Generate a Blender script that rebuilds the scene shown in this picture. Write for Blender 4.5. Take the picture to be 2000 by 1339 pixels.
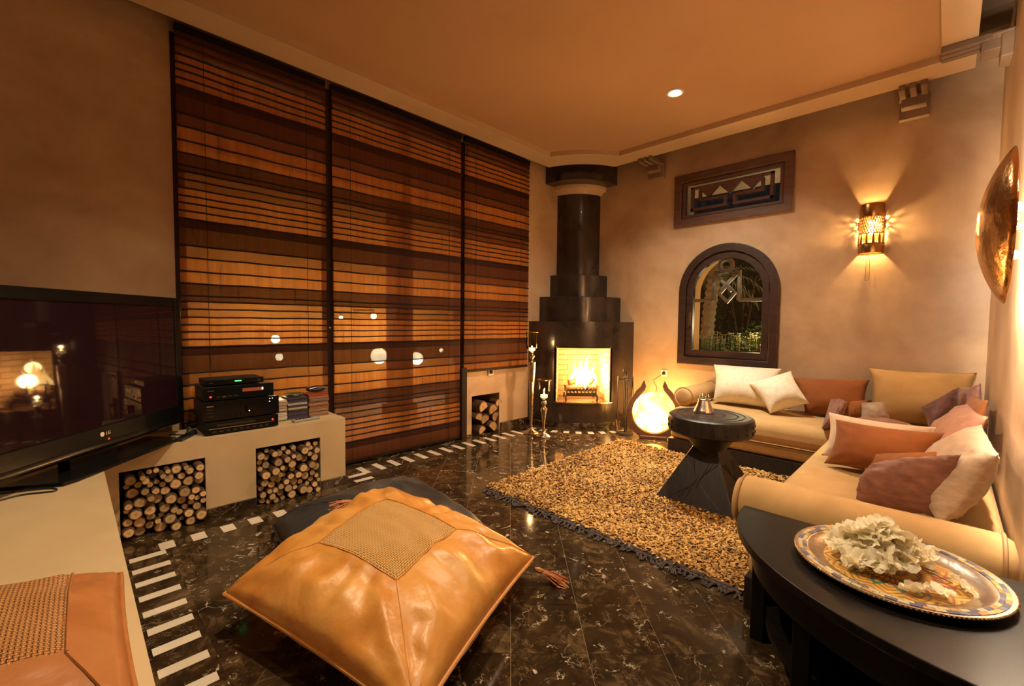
import bpy, math, random
import numpy as np
from mathutils import Vector, Matrix, noise as mnoise
random.seed(7)
for o in list(bpy.data.objects): bpy.data.objects.remove(o)
S = bpy.context.scene
COL = S.collection
PI = math.pi

# ------------------------------------------------------------------ camera
YAW, PITCH, ROLL, FPX = math.radians(44.7097), math.radians(2.7547), math.radians(0.6122), 859.14
fw = Vector((math.cos(YAW)*math.cos(PITCH), math.sin(YAW)*math.cos(PITCH), -math.sin(PITCH)))
rt = Vector((math.sin(YAW), -math.cos(YAW), 0)); up = rt.cross(fw)
r2 = math.cos(ROLL)*rt + math.sin(ROLL)*up; u2 = -math.sin(ROLL)*rt + math.cos(ROLL)*up
cd = bpy.data.cameras.new('camera'); cam = bpy.data.objects.new('camera', cd); COL.objects.link(cam)
cam.matrix_world = Matrix(((r2.x, u2.x, -fw.x, 0), (r2.y, u2.y, -fw.y, 0), (r2.z, u2.z, -fw.z, 1.15), (0, 0, 0, 1)))
cd.sensor_width = 36; cd.lens = FPX*36/2000; cd.clip_start = 0.02; cd.clip_end = 100
S.camera = cam
# ------------------------------------------------------------------ world and exposure
w = bpy.data.worlds.new('night'); S.world = w; w.use_nodes = True
w.node_tree.nodes['Background'].inputs[0].default_value = (0.010, 0.010, 0.012, 1)
w.node_tree.nodes['Background'].inputs[1].default_value = 0.5
S.view_settings.view_transform = 'Standard'; S.view_settings.look = 'None'
S.view_settings.gamma = 1; S.view_settings.use_curve_mapping = False
S.view_settings.exposure = 0.42
WARM = (1.0, 0.74, 0.46); WARMER = (1.0, 0.47, 0.16)
def light(name, kind, loc, energy, color=WARM, size=0.05, rot=None, spot=None, blend=.5):
    d = bpy.data.lights.new(name, kind); d.energy = energy; d.color = color
    if kind == 'AREA': d.size = size
    else: d.shadow_soft_size = size
    if kind == 'SPOT': d.spot_size = math.radians(spot); d.spot_blend = blend
    o = bpy.data.objects.new(name, d); COL.objects.link(o); o.location = loc
    if rot: o.rotation_euler = rot
    return o
# recessed ceiling spots of the room (the one in view and its sisters behind and above the camera)
SPOTS = [((3.28, 1.54), 122), ((0.85, 1.45), 140), ((0.15, 2.0), 30), ((1.15, 0.25), 50)]
for i, ((sx, sy), e) in enumerate(SPOTS):
    light('ceiling_spot_light', 'SPOT', (sx, sy, 2.862), e, (1, .83, .60) if i == 0 else WARM, .045, None, 140 if i == 0 else 108, .8 if i == 0 else .6)

light('ceiling_spot_light', 'SPOT', (3.28, 1.54, 2.86), 260, (1, .86, .64), .045, None, 66, 1.0)      # bright inner beam of the same lamp
# ------------------------------------------------------------------ helpers
class MB:
    def __init__(s): s.v = []; s.f = []; s.m = []
    def add(s, vs, fs, mi=0):
        b = len(s.v); s.v += [tuple(p) for p in vs]
        s.f += [tuple(i+b for i in f) for f in fs]; s.m += [mi]*len(fs); return s
    def box(s, a, b, mi=0):
        x0, y0, z0 = a; x1, y1, z1 = b
        return s.add([(x0,y0,z0),(x1,y0,z0),(x1,y1,z0),(x0,y1,z0),(x0,y0,z1),(x1,y0,z1),(x1,y1,z1),(x0,y1,z1)],
              [(0,3,2,1),(4,5,6,7),(0,1,5,4),(1,2,6,5),(2,3,7,6),(3,0,4,7)], mi)
    def prism(s, poly, h, axis=2, base=0, mi=0):
        # poly: list of 2-D points (ccw) extruded along axis from base to base+h
        n = len(poly)
        def P(p, t):
            if axis == 2: return (p[0], p[1], t)
            if axis == 0: return (t, p[0], p[1])
            return (p[0], t, p[1])
        vs = [P(p, base) for p in poly] + [P(p, base+h) for p in poly]
        fs = [tuple(range(n))[::-1], tuple(range(n, 2*n))] + [(i, (i+1) % n, n+(i+1) % n, n+i) for i in range(n)]
        return s.add(vs, fs, mi)
    def lathe(s, prof, seg=24, c=(0,0,0), a0=0, a1=2*PI, mi=0, sx=1, sy=1):
        full = abs(a1-a0-2*PI) < 1e-6; k = seg if full else seg+1; vs = []
        for j in range(k):
            a = a0+(a1-a0)*j/seg
            for r, z in prof: vs.append((c[0]+sx*r*math.cos(a), c[1]+sy*r*math.sin(a), c[2]+z))
        n = len(prof); fs = []
        for j in range(seg):
            j2 = (j+1) % k
            for i in range(n-1): fs.append((j*n+i, j2*n+i, j2*n+i+1, j*n+i+1))
        return s.add(vs, fs, mi)
    def tube(s, pts, rad, seg=8, closed=False, mi=0, caps=True):
        pts = [Vector(p) for p in pts]; n = len(pts); vs = []
        if not hasattr(rad, '__len__'): rad = [rad]*n
        prev = None
        for i, p in enumerate(pts):
            if closed: t = pts[(i+1) % n]-pts[i-1]
            else:
                t = pts[min(i+1, n-1)]-pts[max(i-1, 0)]; k = 2
                while t.length < 1e-9 and k < n: t = pts[min(i+k, n-1)]-pts[max(i-k, 0)]; k += 1
            t = t.normalized() if t.length > 1e-9 else Vector((0,0,1))
            if prev is None:
                a = Vector((0,0,1)) if abs(t.z) < .9 else Vector((1,0,0)); x = t.cross(a).normalized()
            else: x = (prev-t*prev.dot(t)).normalized()
            prev = x; y = t.cross(x)
            for j in range(seg):
                a = 2*PI*j/seg; vs.append(p+(x*math.cos(a)+y*math.sin(a))*rad[i])
        fs = []
        for i in range(n if closed else n-1):
            i2 = (i+1) % n
            for j in range(seg):
                j2 = (j+1) % seg; fs.append((i*seg+j, i*seg+j2, i2*seg+j2, i2*seg+j))
        if caps and not closed: fs += [tuple(range(seg))[::-1], tuple(range((n-1)*seg, n*seg))]
        return s.add(vs, fs, mi)
    def sphere(s, c, r, seg=14, rings=8, mi=0, sc=(1,1,1)):
        vs = [(c[0], c[1], c[2]-r*sc[2])]
        for i in range(1, rings):
            a = -PI/2+PI*i/rings
            for j in range(seg):
                b = 2*PI*j/seg; vs.append((c[0]+r*sc[0]*math.cos(a)*math.cos(b), c[1]+r*sc[1]*math.cos(a)*math.sin(b), c[2]+r*sc[2]*math.sin(a)))
        vs.append((c[0], c[1], c[2]+r*sc[2])); fs = []
        for j in range(seg):
            fs.append((0, 1+(j+1) % seg, 1+j)); k = 1+(rings-2)*seg; fs.append((k+j, k+(j+1) % seg, len(vs)-1))
        for i in range(rings-2):
            for j in range(seg):
                a = 1+i*seg; fs.append((a+j, a+(j+1) % seg, a+seg+(j+1) % seg, a+seg+j))
        return s.add(vs, fs, mi)
def mesh(name, mb, mats, smooth=False, auto=None):
    me = bpy.data.meshes.new(name); me.from_pydata(mb.v, [], mb.f); 
    if not isinstance(mats, (list, tuple)): mats = [mats]
    for m in mats: me.materials.append(m)
    if len(mats) > 1: me.polygons.foreach_set('material_index', mb.m)
    if smooth:
        me.polygons.foreach_set('use_smooth', [True]*len(me.polygons))
        if auto: me.set_sharp_from_angle(angle=math.radians(auto))
    me.update(); return me
def link(name, me, parent=None, loc=None):
    o = bpy.data.objects.new(name, me); COL.objects.link(o)
    if loc is not None: o.location = loc
    if parent is not None:
        o.parent = parent
        M = parent.matrix_basis.copy()
        if parent.parent: M = parent.parent.matrix_basis @ parent.matrix_parent_inverse @ M
        o.matrix_parent_inverse = M.inverted()
    return o
def bevel(o, wd, seg=2, ang=40):
    m = o.modifiers.new('bevel', 'BEVEL'); m.width = wd; m.segments = seg; m.limit_method = 'ANGLE'; m.angle_limit = math.radians(ang); return o
def obj(name, mb, mats, parent=None, smooth=False, auto=40, bev=0, loc=None):
    o = link(name, mesh(name, mb, mats, smooth, auto), parent, loc)
    if bev: bevel(o, bev)
    return o
def tag(o, label, cat, group=None):
    o['label'] = label; o['category'] = cat
    if group: o['group'] = group
    return o
def thing(name, label, cat, loc, group=None):
    o = bpy.data.objects.new(name, None); COL.objects.link(o); o.location = loc; o.empty_display_size = .05
    return tag(o, label, cat, group)
def struct(name, mb, mats, smooth=False, parent=None, bev=0, label=None):
    o = obj(name, mb, mats, parent, smooth, bev=bev)
    if parent is None: o['kind'] = 'structure'
    if label: o['label'] = label
    return o
def copy_tree(o, parent=None):
    c = o.copy(); COL.objects.link(c)
    if parent is not None: c.parent = parent; c.matrix_parent_inverse = o.matrix_parent_inverse
    for ch in o.children: copy_tree(ch, c)
    return c

# ------------------------------------------------------------------ materials
def newmat(name):
    m = bpy.data.materials.new(name); m.use_nodes = True; nt = m.node_tree; b = nt.nodes['Principled BSDF']; return m, nt, b
def N(nt, t, **k):
    n = nt.nodes.new(t)
    for a, v in k.items():
        if a.startswith('i_'):
            key = a[2:]; n.inputs[int(key) if key.isdigit() else key.replace('_', ' ')].default_value = v
        else: setattr(n, a, v)
    return n
def ramp(nt, fac, stops, interp='LINEAR'):
    r = nt.nodes.new('ShaderNodeValToRGB'); r.color_ramp.interpolation = interp
    el = r.color_ramp.elements
    while len(el) < len(stops): el.new(.5)
    for e, (p, c) in zip(el, stops): e.position = p; e.color = (*c, 1) if len(c) == 3 else c
    nt.links.new(fac, r.inputs[0]); return r
def plain(name, c, rough=.5, metal=0, emit=None, es=0, spec=.5, coat=0, alpha=None, trans=0, sheen=0):
    m, nt, b = newmat(name); b.inputs['Base Color'].default_value = (*c, 1); b.inputs['Roughness'].default_value = rough
    b.inputs['Metallic'].default_value = metal; b.inputs['Specular IOR Level'].default_value = spec
    b.inputs['Coat Weight'].default_value = coat; b.inputs['Transmission Weight'].default_value = trans
    b.inputs['Sheen Weight'].default_value = sheen
    if emit: b.inputs['Emission Color'].default_value = (*emit, 1); b.inputs['Emission Strength'].default_value = es
    return m
def noisy(name, c1, c2, scale=6, rough=.6, bump=.1, bscale=None, detail=5, metal=0, stretch=(1,1,1), rr=None, spec=.5, sheen=0, coat=0, bdist=.01, distort=0.3, c3=None, rnd=False):
    m, nt, b = newmat(name)
    tc = N(nt, 'ShaderNodeTexCoord'); mp = N(nt, 'ShaderNodeMapping'); mp.inputs['Scale'].default_value = stretch
    nt.links.new(tc.outputs['Object'], mp.inputs[0])
    if rnd:
        oi = N(nt, 'ShaderNodeObjectInfo'); ml = N(nt, 'ShaderNodeVectorMath', operation='SCALE'); ml.inputs['Scale'].default_value = 37
        cb = N(nt, 'ShaderNodeCombineXYZ')
        for i in range(3): nt.links.new(oi.outputs['Random'], cb.inputs[i])
        nt.links.new(cb.outputs[0], ml.inputs[0]); nt.links.new(ml.outputs[0], mp.inputs['Location'])
    n = N(nt, 'ShaderNodeTexNoise', i_Scale=scale, i_Detail=detail, i_Roughness=.6, i_Distortion=distort)
    nt.links.new(mp.outputs[0], n.inputs['Vector'])
    st = [(.3, c1), (.7, c2)] if c3 is None else [(.25, c1), (.5, c2), (.75, c3)]
    r = ramp(nt, n.outputs['Fac'], st); nt.links.new(r.outputs[0], b.inputs['Base Color'])
    b.inputs['Roughness'].default_value = rough; b.inputs['Metallic'].default_value = metal; b.inputs['Specular IOR Level'].default_value = spec
    b.inputs['Sheen Weight'].default_value = sheen; b.inputs['Coat Weight'].default_value = coat
    if rr:
        q = N(nt, 'ShaderNodeMapRange', i_3=rr[0], i_4=rr[1]); nt.links.new(n.outputs['Fac'], q.inputs[0]); nt.links.new(q.outputs[0], b.inputs['Roughness'])
    if bump:
        n2 = N(nt, 'ShaderNodeTexNoise', i_Scale=bscale or scale*4, i_Detail=4); nt.links.new(mp.outputs[0], n2.inputs['Vector'])
        bp = N(nt, 'ShaderNodeBump', i_Strength=bump, i_Distance=bdist); nt.links.new(n2.outputs['Fac'], bp.inputs['Height']); nt.links.new(bp.outputs[0], b.inputs['Normal'])
    return m

M = {}
M['tadelakt'] = noisy('tadelakt plaster', (.37,.24,.14), (.60,.435,.28), 1.7, .42, .16, 7, 7, rr=(.34,.52), bdist=.02)
M['tadelakt_bench'] = noisy('polished bench plaster', (.50,.37,.205), (.60,.455,.265), 3, .45, .1, 10, 7, rr=(.36,.55), bdist=.015)
M['ceiling'] = noisy('ceiling paint', (.43,.265,.145), (.46,.29,.16), 1.5, .75, .03)
M['ceil_border'] = noisy('ceiling border paint', (.52,.375,.235), (.55,.40,.255), 1.5, .7, .03)
M['ceil_dark'] = plain('dark ceiling void', (.10,.065,.04), .8)
M['wood_dark'] = noisy('dark walnut wood', (.035,.014,.008), (.07,.03,.017), 5, .6, .12, 40, 6, stretch=(1,1,6), rr=(.5,.7), spec=.25)
M['wood_window'] = noisy('window frame wood', (.018,.008,.006), (.045,.022,.015), 6, .42, .15, 30, 6, stretch=(1,1.2,5))
M['wood_transom'] = noisy('transom wood', (.075,.035,.022), (.14,.07,.045), 7, .5, .15, 30, 6, stretch=(1,1,6))
M['black_tad'] = noisy('polished black plaster', (.016,.011,.009), (.042,.028,.022), 4, .2, .1, 7, 6, rr=(.12,.3), bdist=.02, coat=.2)
M['ebony'] = noisy('ebony stained wood', (.012,.010,.010), (.03,.022,.02), 8, .35, .15, 60, 5, stretch=(1,8,1), spec=.3)
M['brass'] = noisy('aged brass', (.38,.20,.07), (.55,.32,.12), 20, .28, .15, 60, 4, metal=1)
M['copper'] = noisy('hammered copper', (.66,.36,.13), (.78,.46,.19), 12, .2, .16, 30, 2, metal=1, bdist=.02)
M['silver'] = noisy('mercury silver', (.46,.38,.28), (.66,.57,.45), 14, .2, .35, 30, 3, metal=1)
M['pewter'] = noisy('brushed pewter', (.55,.50,.44), (.68,.62,.55), 10, .27, .1, 60, 3, metal=1)
M['iron'] = noisy('wrought iron', (.02,.016,.014), (.045,.035,.03), 20, .5, .25, 50, 3, metal=.6)
M['black_plastic'] = plain('black gloss plastic', (.006,.006,.006), .16, spec=.25)
M['black_matte'] = plain('black matte plastic', (.014,.013,.013), .5)
M['screen'] = plain('dark screen glass', (.016,.006,.009), .03, spec=.32)
M['chrome'] = plain('chrome', (.7,.7,.7), .2, 1)
M['white_plastic'] = plain('white plastic', (.75,.72,.66), .35)
M['red_led'] = plain('red led', (.3,.01,.01), .4, emit=(1,.05,.03), es=1.2)
M['green_led'] = plain('green led', (.02,.3,.05), .4, emit=(.1,1,.2), es=1.6)
M['white_led'] = plain('white led', (.5,.5,.5), .4, emit=(1,.75,.6), es=1.5)
M['display'] = plain('red display', (.1,.02,.01), .3, emit=(1,.18,.06), es=.15)
M['grout'] = plain('pale grout', (.30,.22,.14), .7)
M['white_stone'] = noisy('cream marble', (.62,.56,.46), (.72,.66,.56), 8, .14, .02, rnd=True)
def fabric(name, c1, c2, scale=9, rough=.85, sheen=.06, bump=.12, bs=180, stretch=(1,1,1)):
    return noisy(name, c1, c2, scale, rough, bump, bs, 5, sheen=sheen, bdist=.003, stretch=stretch)
M['suede'] = fabric('tan suede', (.42,.255,.098), (.53,.345,.145), 5)
M['rust'] = fabric('rust suede', (.205,.056,.008), (.285,.09,.013), 5)
M['tan'] = fabric('tan cotton', (.42,.24,.08), (.50,.30,.11), 6)
M['cream'] = fabric('cream linen', (.62,.47,.34), (.70,.55,.41), 8)
M['fluffy'] = fabric('white chenille', (.74,.66,.52), (.86,.79,.66), 40, .9, .15, .5, 90)
M['mauve'] = fabric('mauve crushed velvet', (.15,.05,.034), (.29,.125,.09), 16, .55, .25, .25, 40, (1,1,2.2))
M['mauve_dark'] = fabric('dark mauve velvet', (.08,.023,.018), (.15,.052,.04), 14, .6, .2, .25, 40, (1,1,2))
M['pink'] = fabric('rose satin', (.36,.16,.10), (.48,.24,.16), 9, .42, .12, .2, 30, (1,1,3))
M['greige'] = fabric('pale greige velvet', (.36,.255,.17), (.52,.39,.28), 22, .5, .25, .25, 45, (1,1,2.5))
M['piping_tan'] = plain('tan piping cord', (.33,.18,.07), .7)
def leather(name, c1, c2, c3, rough):
    m = noisy(name, c1, c2, 3.2, rough, .3, 11, 6, rr=(rough-.08, rough+.14), bdist=.02, distort=1.2, c3=c3); return m
M['leather_tan'] = leather('tan leather', (.42,.14,.02), (.60,.27,.055), (.70,.40,.12), .34)
M['leather_brown'] = leather('brown leather', (.30,.105,.028), (.38,.145,.045), (.45,.19,.065), .3)
M['leather_black'] = leather('black leather', (.012,.013,.016), (.022,.024,.028), (.04,.04,.044), .42)
M['tassel'] = noisy('tassel leather', (.40,.13,.04), (.55,.22,.08), 30, .6, .1, rnd=False)

# woven leather : basket relief
def woven(name, c1, c2, scale):
    m, nt, b = newmat(name); uv = N(nt, 'ShaderNodeUVMap'); mp = N(nt, 'ShaderNodeMapping'); mp.inputs['Scale'].default_value = (scale, scale, 1)
    nt.links.new(uv.outputs[0], mp.inputs[0])
    ck = N(nt, 'ShaderNodeTexChecker', i_Scale=1.0); nt.links.new(mp.outputs[0], ck.inputs['Vector'])
    sp = N(nt, 'ShaderNodeSeparateXYZ'); nt.links.new(mp.outputs[0], sp.inputs[0])
    def pp(out):
        q = N(nt, 'ShaderNodeMath', operation='PINGPONG'); q.inputs[1].default_value = .5; nt.links.new(out, q.inputs[0]); return q
    a, c = pp(sp.outputs[0]), pp(sp.outputs[1])
    mx = N(nt, 'ShaderNodeMix', data_type='FLOAT'); nt.links.new(ck.outputs['Fac'], mx.inputs[0]); nt.links.new(a.outputs[0], mx.inputs[2]); nt.links.new(c.outputs[0], mx.inputs[3])
    r = ramp(nt, mx.outputs[0], [(0, (0,0,0)), (.2, (.75,.75,.75)), (.5, (1,1,1))])
    cr = ramp(nt, mx.outputs[0], [(0, tuple(v*.35 for v in c1)), (.12, c1), (.5, c2)]); nt.links.new(cr.outputs[0], b.inputs['Base Color'])
    bp = N(nt, 'ShaderNodeBump', i_Strength=.9, i_Distance=.006); nt.links.new(r.outputs[0], bp.inputs['Height']); nt.links.new(bp.outputs[0], b.inputs['Normal'])
    b.inputs['Roughness'].default_value = .4; return m
M['woven_tan'] = woven('woven tan leather', (.62,.33,.09), (.80,.50,.18), 52)
M['woven_brown'] = woven('woven brown leather', (.46,.19,.06), (.58,.28,.10), 60)

def marble(name, rnd=True, base=((.008,.005,.003), (.038,.023,.011), (.17,.11,.05))):
    m, nt, b = newmat(name); tc = N(nt, 'ShaderNodeTexCoord'); mp = N(nt, 'ShaderNodeMapping')
    nt.links.new(tc.outputs['Object'], mp.inputs[0])
    if rnd:
        oi = N(nt, 'ShaderNodeObjectInfo'); cb = N(nt, 'ShaderNodeCombineXYZ'); ml = N(nt, 'ShaderNodeMath', operation='MULTIPLY'); ml.inputs[1].default_value = 41
        nt.links.new(oi.outputs['Random'], ml.inputs[0])
        for i in range(3): nt.links.new(ml.outputs[0], cb.inputs[i])
        nt.links.new(cb.outputs[0], mp.inputs['Location'])
    n1 = N(nt, 'ShaderNodeTexNoise', i_Scale=6.5, i_Detail=10, i_Roughness=.72, i_Distortion=1.4); nt.links.new(mp.outputs[0], n1.inputs['Vector'])
    r1 = ramp(nt, n1.outputs['Fac'], [(.3, base[0]), (.52, base[1]), (.72, base[2])])
    # warped voronoi edges = light calcite veins, broken up by noise
    n2 = N(nt, 'ShaderNodeTexNoise', i_Scale=6, i_Detail=6, i_Roughness=.6); nt.links.new(mp.outputs[0], n2.inputs['Vector'])
    wm = N(nt, 'ShaderNodeVectorMath', operation='MULTIPLY_ADD'); wm.inputs[1].default_value = (.35,.35,.35); nt.links.new(n2.outputs['Color'], wm.inputs[0]); nt.links.new(mp.outputs[0], wm.inputs[2])
    out = r1.outputs[0]
    for sc, wd, lo, hi, col in ((4.5, .018, .54, .66, (.55,.45,.33)), (11, .022, .5, .7, (.30,.20,.11)), (19, .05, .60, .68, (.55,.47,.36))):
        v = N(nt, 'ShaderNodeTexVoronoi', feature='DISTANCE_TO_EDGE', i_Scale=sc); nt.links.new(wm.outputs[0], v.inputs['Vector'])
        e = ramp(nt, v.outputs['Distance'], [(0, (1,1,1)), (wd, (0,0,0))])
        n3 = N(nt, 'ShaderNodeTexNoise', i_Scale=sc*.9, i_Detail=3); nt.links.new(mp.outputs[0], n3.inputs['Vector'])
        k = ramp(nt, n3.outputs['Fac'], [(lo, (0,0,0)), (hi, (1,1,1))])
        mu = N(nt, 'ShaderNodeMath', operation='MULTIPLY'); nt.links.new(e.outputs[0], mu.inputs[0]); nt.links.new(k.outputs[0], mu.inputs[1])
        mx = N(nt, 'ShaderNodeMix', data_type='RGBA'); nt.links.new(mu.outputs[0], mx.inputs[0]); nt.links.new(out, mx.inputs[6]); mx.inputs[7].default_value = (*col, 1); out = mx.outputs[2]
    n4 = N(nt, 'ShaderNodeTexNoise', i_Scale=9, i_Detail=6, i_Roughness=.55, i_Distortion=2.0); nt.links.new(mp.outputs[0], n4.inputs['Vector'])
    k4 = ramp(nt, n4.outputs['Fac'], [(.665, (0,0,0)), (.70, (1,1,1))]); mx = N(nt, 'ShaderNodeMix', data_type='RGBA'); nt.links.new(k4.outputs[0], mx.inputs[0]); nt.links.new(out, mx.inputs[6]); mx.inputs[7].default_value = (.52,.44,.33, 1); out = mx.outputs[2]
    nt.links.new(out, b.inputs['Base Color']); b.inputs['Roughness'].default_value = .1; b.inputs['Specular IOR Level'].default_value = .55
    return m
M['marble'] = marble('dark emperador marble'); M['marble_strip'] = marble('dark marble strip', False)

def shade_mat(name, c1, c2, alpha):
    # woven bamboo cloth: thin slats, slightly see-through, faint vertical streaks
    m, nt, b = newmat(name); tc = N(nt, 'ShaderNodeTexCoord')
    mp = N(nt, 'ShaderNodeMapping'); mp.inputs['Scale'].default_value = (14, 1, .7); nt.links.new(tc.outputs['Object'], mp.inputs[0])
    n = N(nt, 'ShaderNodeTexNoise', i_Scale=2.2, i_Detail=5, i_Roughness=.7); nt.links.new(mp.outputs[0], n.inputs['Vector'])
    r = ramp(nt, n.outputs['Fac'], [(.32, c1), (.68, c2)]); nt.links.new(r.outputs[0], b.inputs['Base Color'])
    wv = N(nt, 'ShaderNodeTexWave', bands_direction='Z', i_Scale=38, i_Distortion=.3); nt.links.new(tc.outputs['Object'], wv.inputs['Vector'])
    bp = N(nt, 'ShaderNodeBump', i_Strength=.25, i_Distance=.002); nt.links.new(wv.outputs['Fac'], bp.inputs['Height']); nt.links.new(bp.outputs[0], b.inputs['Normal'])
    b.inputs['Roughness'].default_value = .6; b.inputs['Specular IOR Level'].default_value = .25
    tr = N(nt, 'ShaderNodeBsdfTransparent'); tl = N(nt, 'ShaderNodeBsdfTranslucent'); nt.links.new(r.outputs[0], tl.inputs[0])
    m1 = N(nt, 'ShaderNodeMixShader'); m1.inputs[0].default_value = .3; nt.links.new(b.outputs[0], m1.inputs[1]); nt.links.new(tl.outputs[0], m1.inputs[2])
    m2 = N(nt, 'ShaderNodeMixShader'); m2.inputs[0].default_value = alpha; nt.links.new(m1.outputs[0], m2.inputs[1]); nt.links.new(tr.outputs[0], m2.inputs[2])
    nt.links.new(m2.outputs[0], nt.nodes['Material Output'].inputs[0]); return m
M['shade_l'] = shade_mat('bamboo light', (.38,.125,.02), (.56,.22,.042), .36)
M['shade_m'] = shade_mat('bamboo mid', (.17,.048,.011), (.25,.078,.017), .36)
M['shade_d'] = shade_mat('bamboo dark', (.10,.028,.008), (.14,.042,.012), .15)
M['shade_k'] = shade_mat('bamboo double', (.042,.010,.004), (.06,.016,.006), .06)
M['rod'] = plain('dark bamboo rod', (.014,.005,.003), .6, spec=.2)
M['post'] = plain('dark post wood', (.022,.009,.005), .65, spec=.2)

def glass_mat(name, tint=(1,1,1), refl=.04, ior=1.45):
    m, nt, b = newmat(name); g = N(nt, 'ShaderNodeBsdfGlossy'); g.inputs['Roughness'].default_value = .02
    t = N(nt, 'ShaderNodeBsdfTransparent'); t.inputs[0].default_value = (*tint, 1); f = N(nt, 'ShaderNodeFresnel', i_IOR=ior)
    ad = N(nt, 'ShaderNodeMath', operation='ADD'); ad.inputs[1].default_value = refl; nt.links.new(f.outputs[0], ad.inputs[0])
    mx = N(nt, 'ShaderNodeMixShader'); nt.links.new(ad.outputs[0], mx.inputs[0]); nt.links.new(t.outputs[0], mx.inputs[1]); nt.links.new(g.outputs[0], mx.inputs[2])
    nt.links.new(mx.outputs[0], nt.nodes['Material Output'].inputs[0]); return m
M['glass'] = glass_mat('window glass', (.95,.96,.95), 0)
M['hurricane'] = glass_mat('smoky hurricane glass', (.97,.93,.86), 0, 1.22)
def emis(name, stops, strength, scale=5, base=None):
    m, nt, b = newmat(name); tc = N(nt, 'ShaderNodeTexCoord'); n = N(nt, 'ShaderNodeTexNoise', i_Scale=scale, i_Detail=4); nt.links.new(tc.outputs['Object'], n.inputs['Vector'])
    r = ramp(nt, n.outputs['Fac'], stops); nt.links.new(r.outputs[0], b.inputs['Emission Color']); nt.links.new(r.outputs[0], b.inputs['Base Color']); b.inputs['Emission Strength'].default_value = strength; return m
# ================================================================== the setting
A, W, RW = 4.5, 3.36, -0.2          # window wall x, blind wall y, right wall y
XL, YN, CZ = -2.4, -4.2, 3.08      # left wall x, near wall y, structural ceiling
floor = struct('floor', MB().box((XL, YN, -.12), (A, W, -.0015)), M['grout'])
# diagonal marble tiles, each a piece of the floor
TS, c45 = .2685, math.sqrt(.5)
h = (TS-.0016)/2
tile_me = mesh('tile', MB().box((-h, -h, -.01), (h, h, 0)), M['marble'])
def inside(x, y):
    if x < -.3 or y < -1.1 or x > A+.1 or y > W+.1: return False
    if x < -.06 and y > .3: return False
    if x > 1.7 and y < -.35: return False
    if y > 3.14 and x < 1.2: return False
    if (x-A)**2+(y-W)**2 < .62**2: return False
    if x > 2.2 and x < 3.55 and .75 < y < 2.0: return False   # wholly under the rug
    if x > 3.95 and y < 1.6: return False
    if x > 2.3 and y < .35: return False
    return True
for i in range(-18, 19):
    for j in range(-2, 34):
        # tile grid lines: x-y = .02+.39i ; x+y = 2.09+.3735j
        u = .02/math.sqrt(2)+TS*(i+.5); v = 2.088/math.sqrt(2)+TS*(j-6+.5)
        x, y = (v+u)*c45, (v-u)*c45
        if inside(x, y):
            o = link('floor_tile', tile_me, floor); o.location = (x, y, 0); o.rotation_euler.z = PI/4 + random.choice((0, PI/2, PI, 1.5*PI))
# piano-key border : dark strip with cream pieces
def strip(a, b): return obj('border_strip', MB().box((a[0], a[1], -.001), (b[0], b[1], .0012)), M['marble_strip'], floor)
strip((.06, .3), (.33, 2.72)); strip((.06, 2.72), (1.40, 2.975)); strip((1.40, 2.72), (1.56, 3.25)); strip((1.56, 3.045), (3.62, 3.25))
key_me = {}
def key(x, y, sx, sy, rz=0):
    k = (sx, sy)
    if k not in key_me: key_me[k] = mesh('border_key', MB().box((-sx/2, -sy/2, -.001), (sx/2, sy/2, .0022)), M['white_stone'])
    o = link('border_key', key_me[k], floor); o.location = (x, y, 0); o.rotation_euler.z = rz
for k in range(17): key(.243, 2.695-.1335*k, .137, .046)
for k in range(8): key(.325+.1335*k, 2.767, .062, .09)
key(1.48, 3.07, .137, .046); key(1.478, 2.955, .137, .046); key(1.478, 2.84, .137, .046)
for k in range(14): key(1.566+.1308*k, 3.142, .048, .165)
for k in range(-2, 7):
    a = math.radians(26.4+7.1*k); key(A-1.015*math.cos(a), W-1.015*math.sin(a), .085, .06, a)

def ring_prism(mb, yz_out, yz_in, x0, x1):
    # frame between two closed 2-D outlines (y,z) of equal count, from x0 to x1
    n = len(yz_out); vs = []
    for x in (x0, x1):
        vs += [(x, *p) for p in yz_out]+[(x, *p) for p in yz_in]
    fs = []
    for i in range(n):
        j = (i+1) % n
        fs += [(i, j, n+j, n+i), (2*n+i, 3*n+i, 3*n+j, 2*n+j), (i, 2*n+i, 2*n+j, j), (n+i, n+j, 3*n+j, 3*n+i)]
    return mb.add(vs, fs)
def arch(cy, hw, zb, zs, n=24):
    # outline (y,z): bottom right -> bottom left -> arch
    pts = [(cy-hw, zb), (cy+hw, zb)]
    pts += [(cy+hw*math.cos(PI*i/n), zs+hw*math.sin(PI*i/n)) for i in range(n+1)]
    return pts
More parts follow.
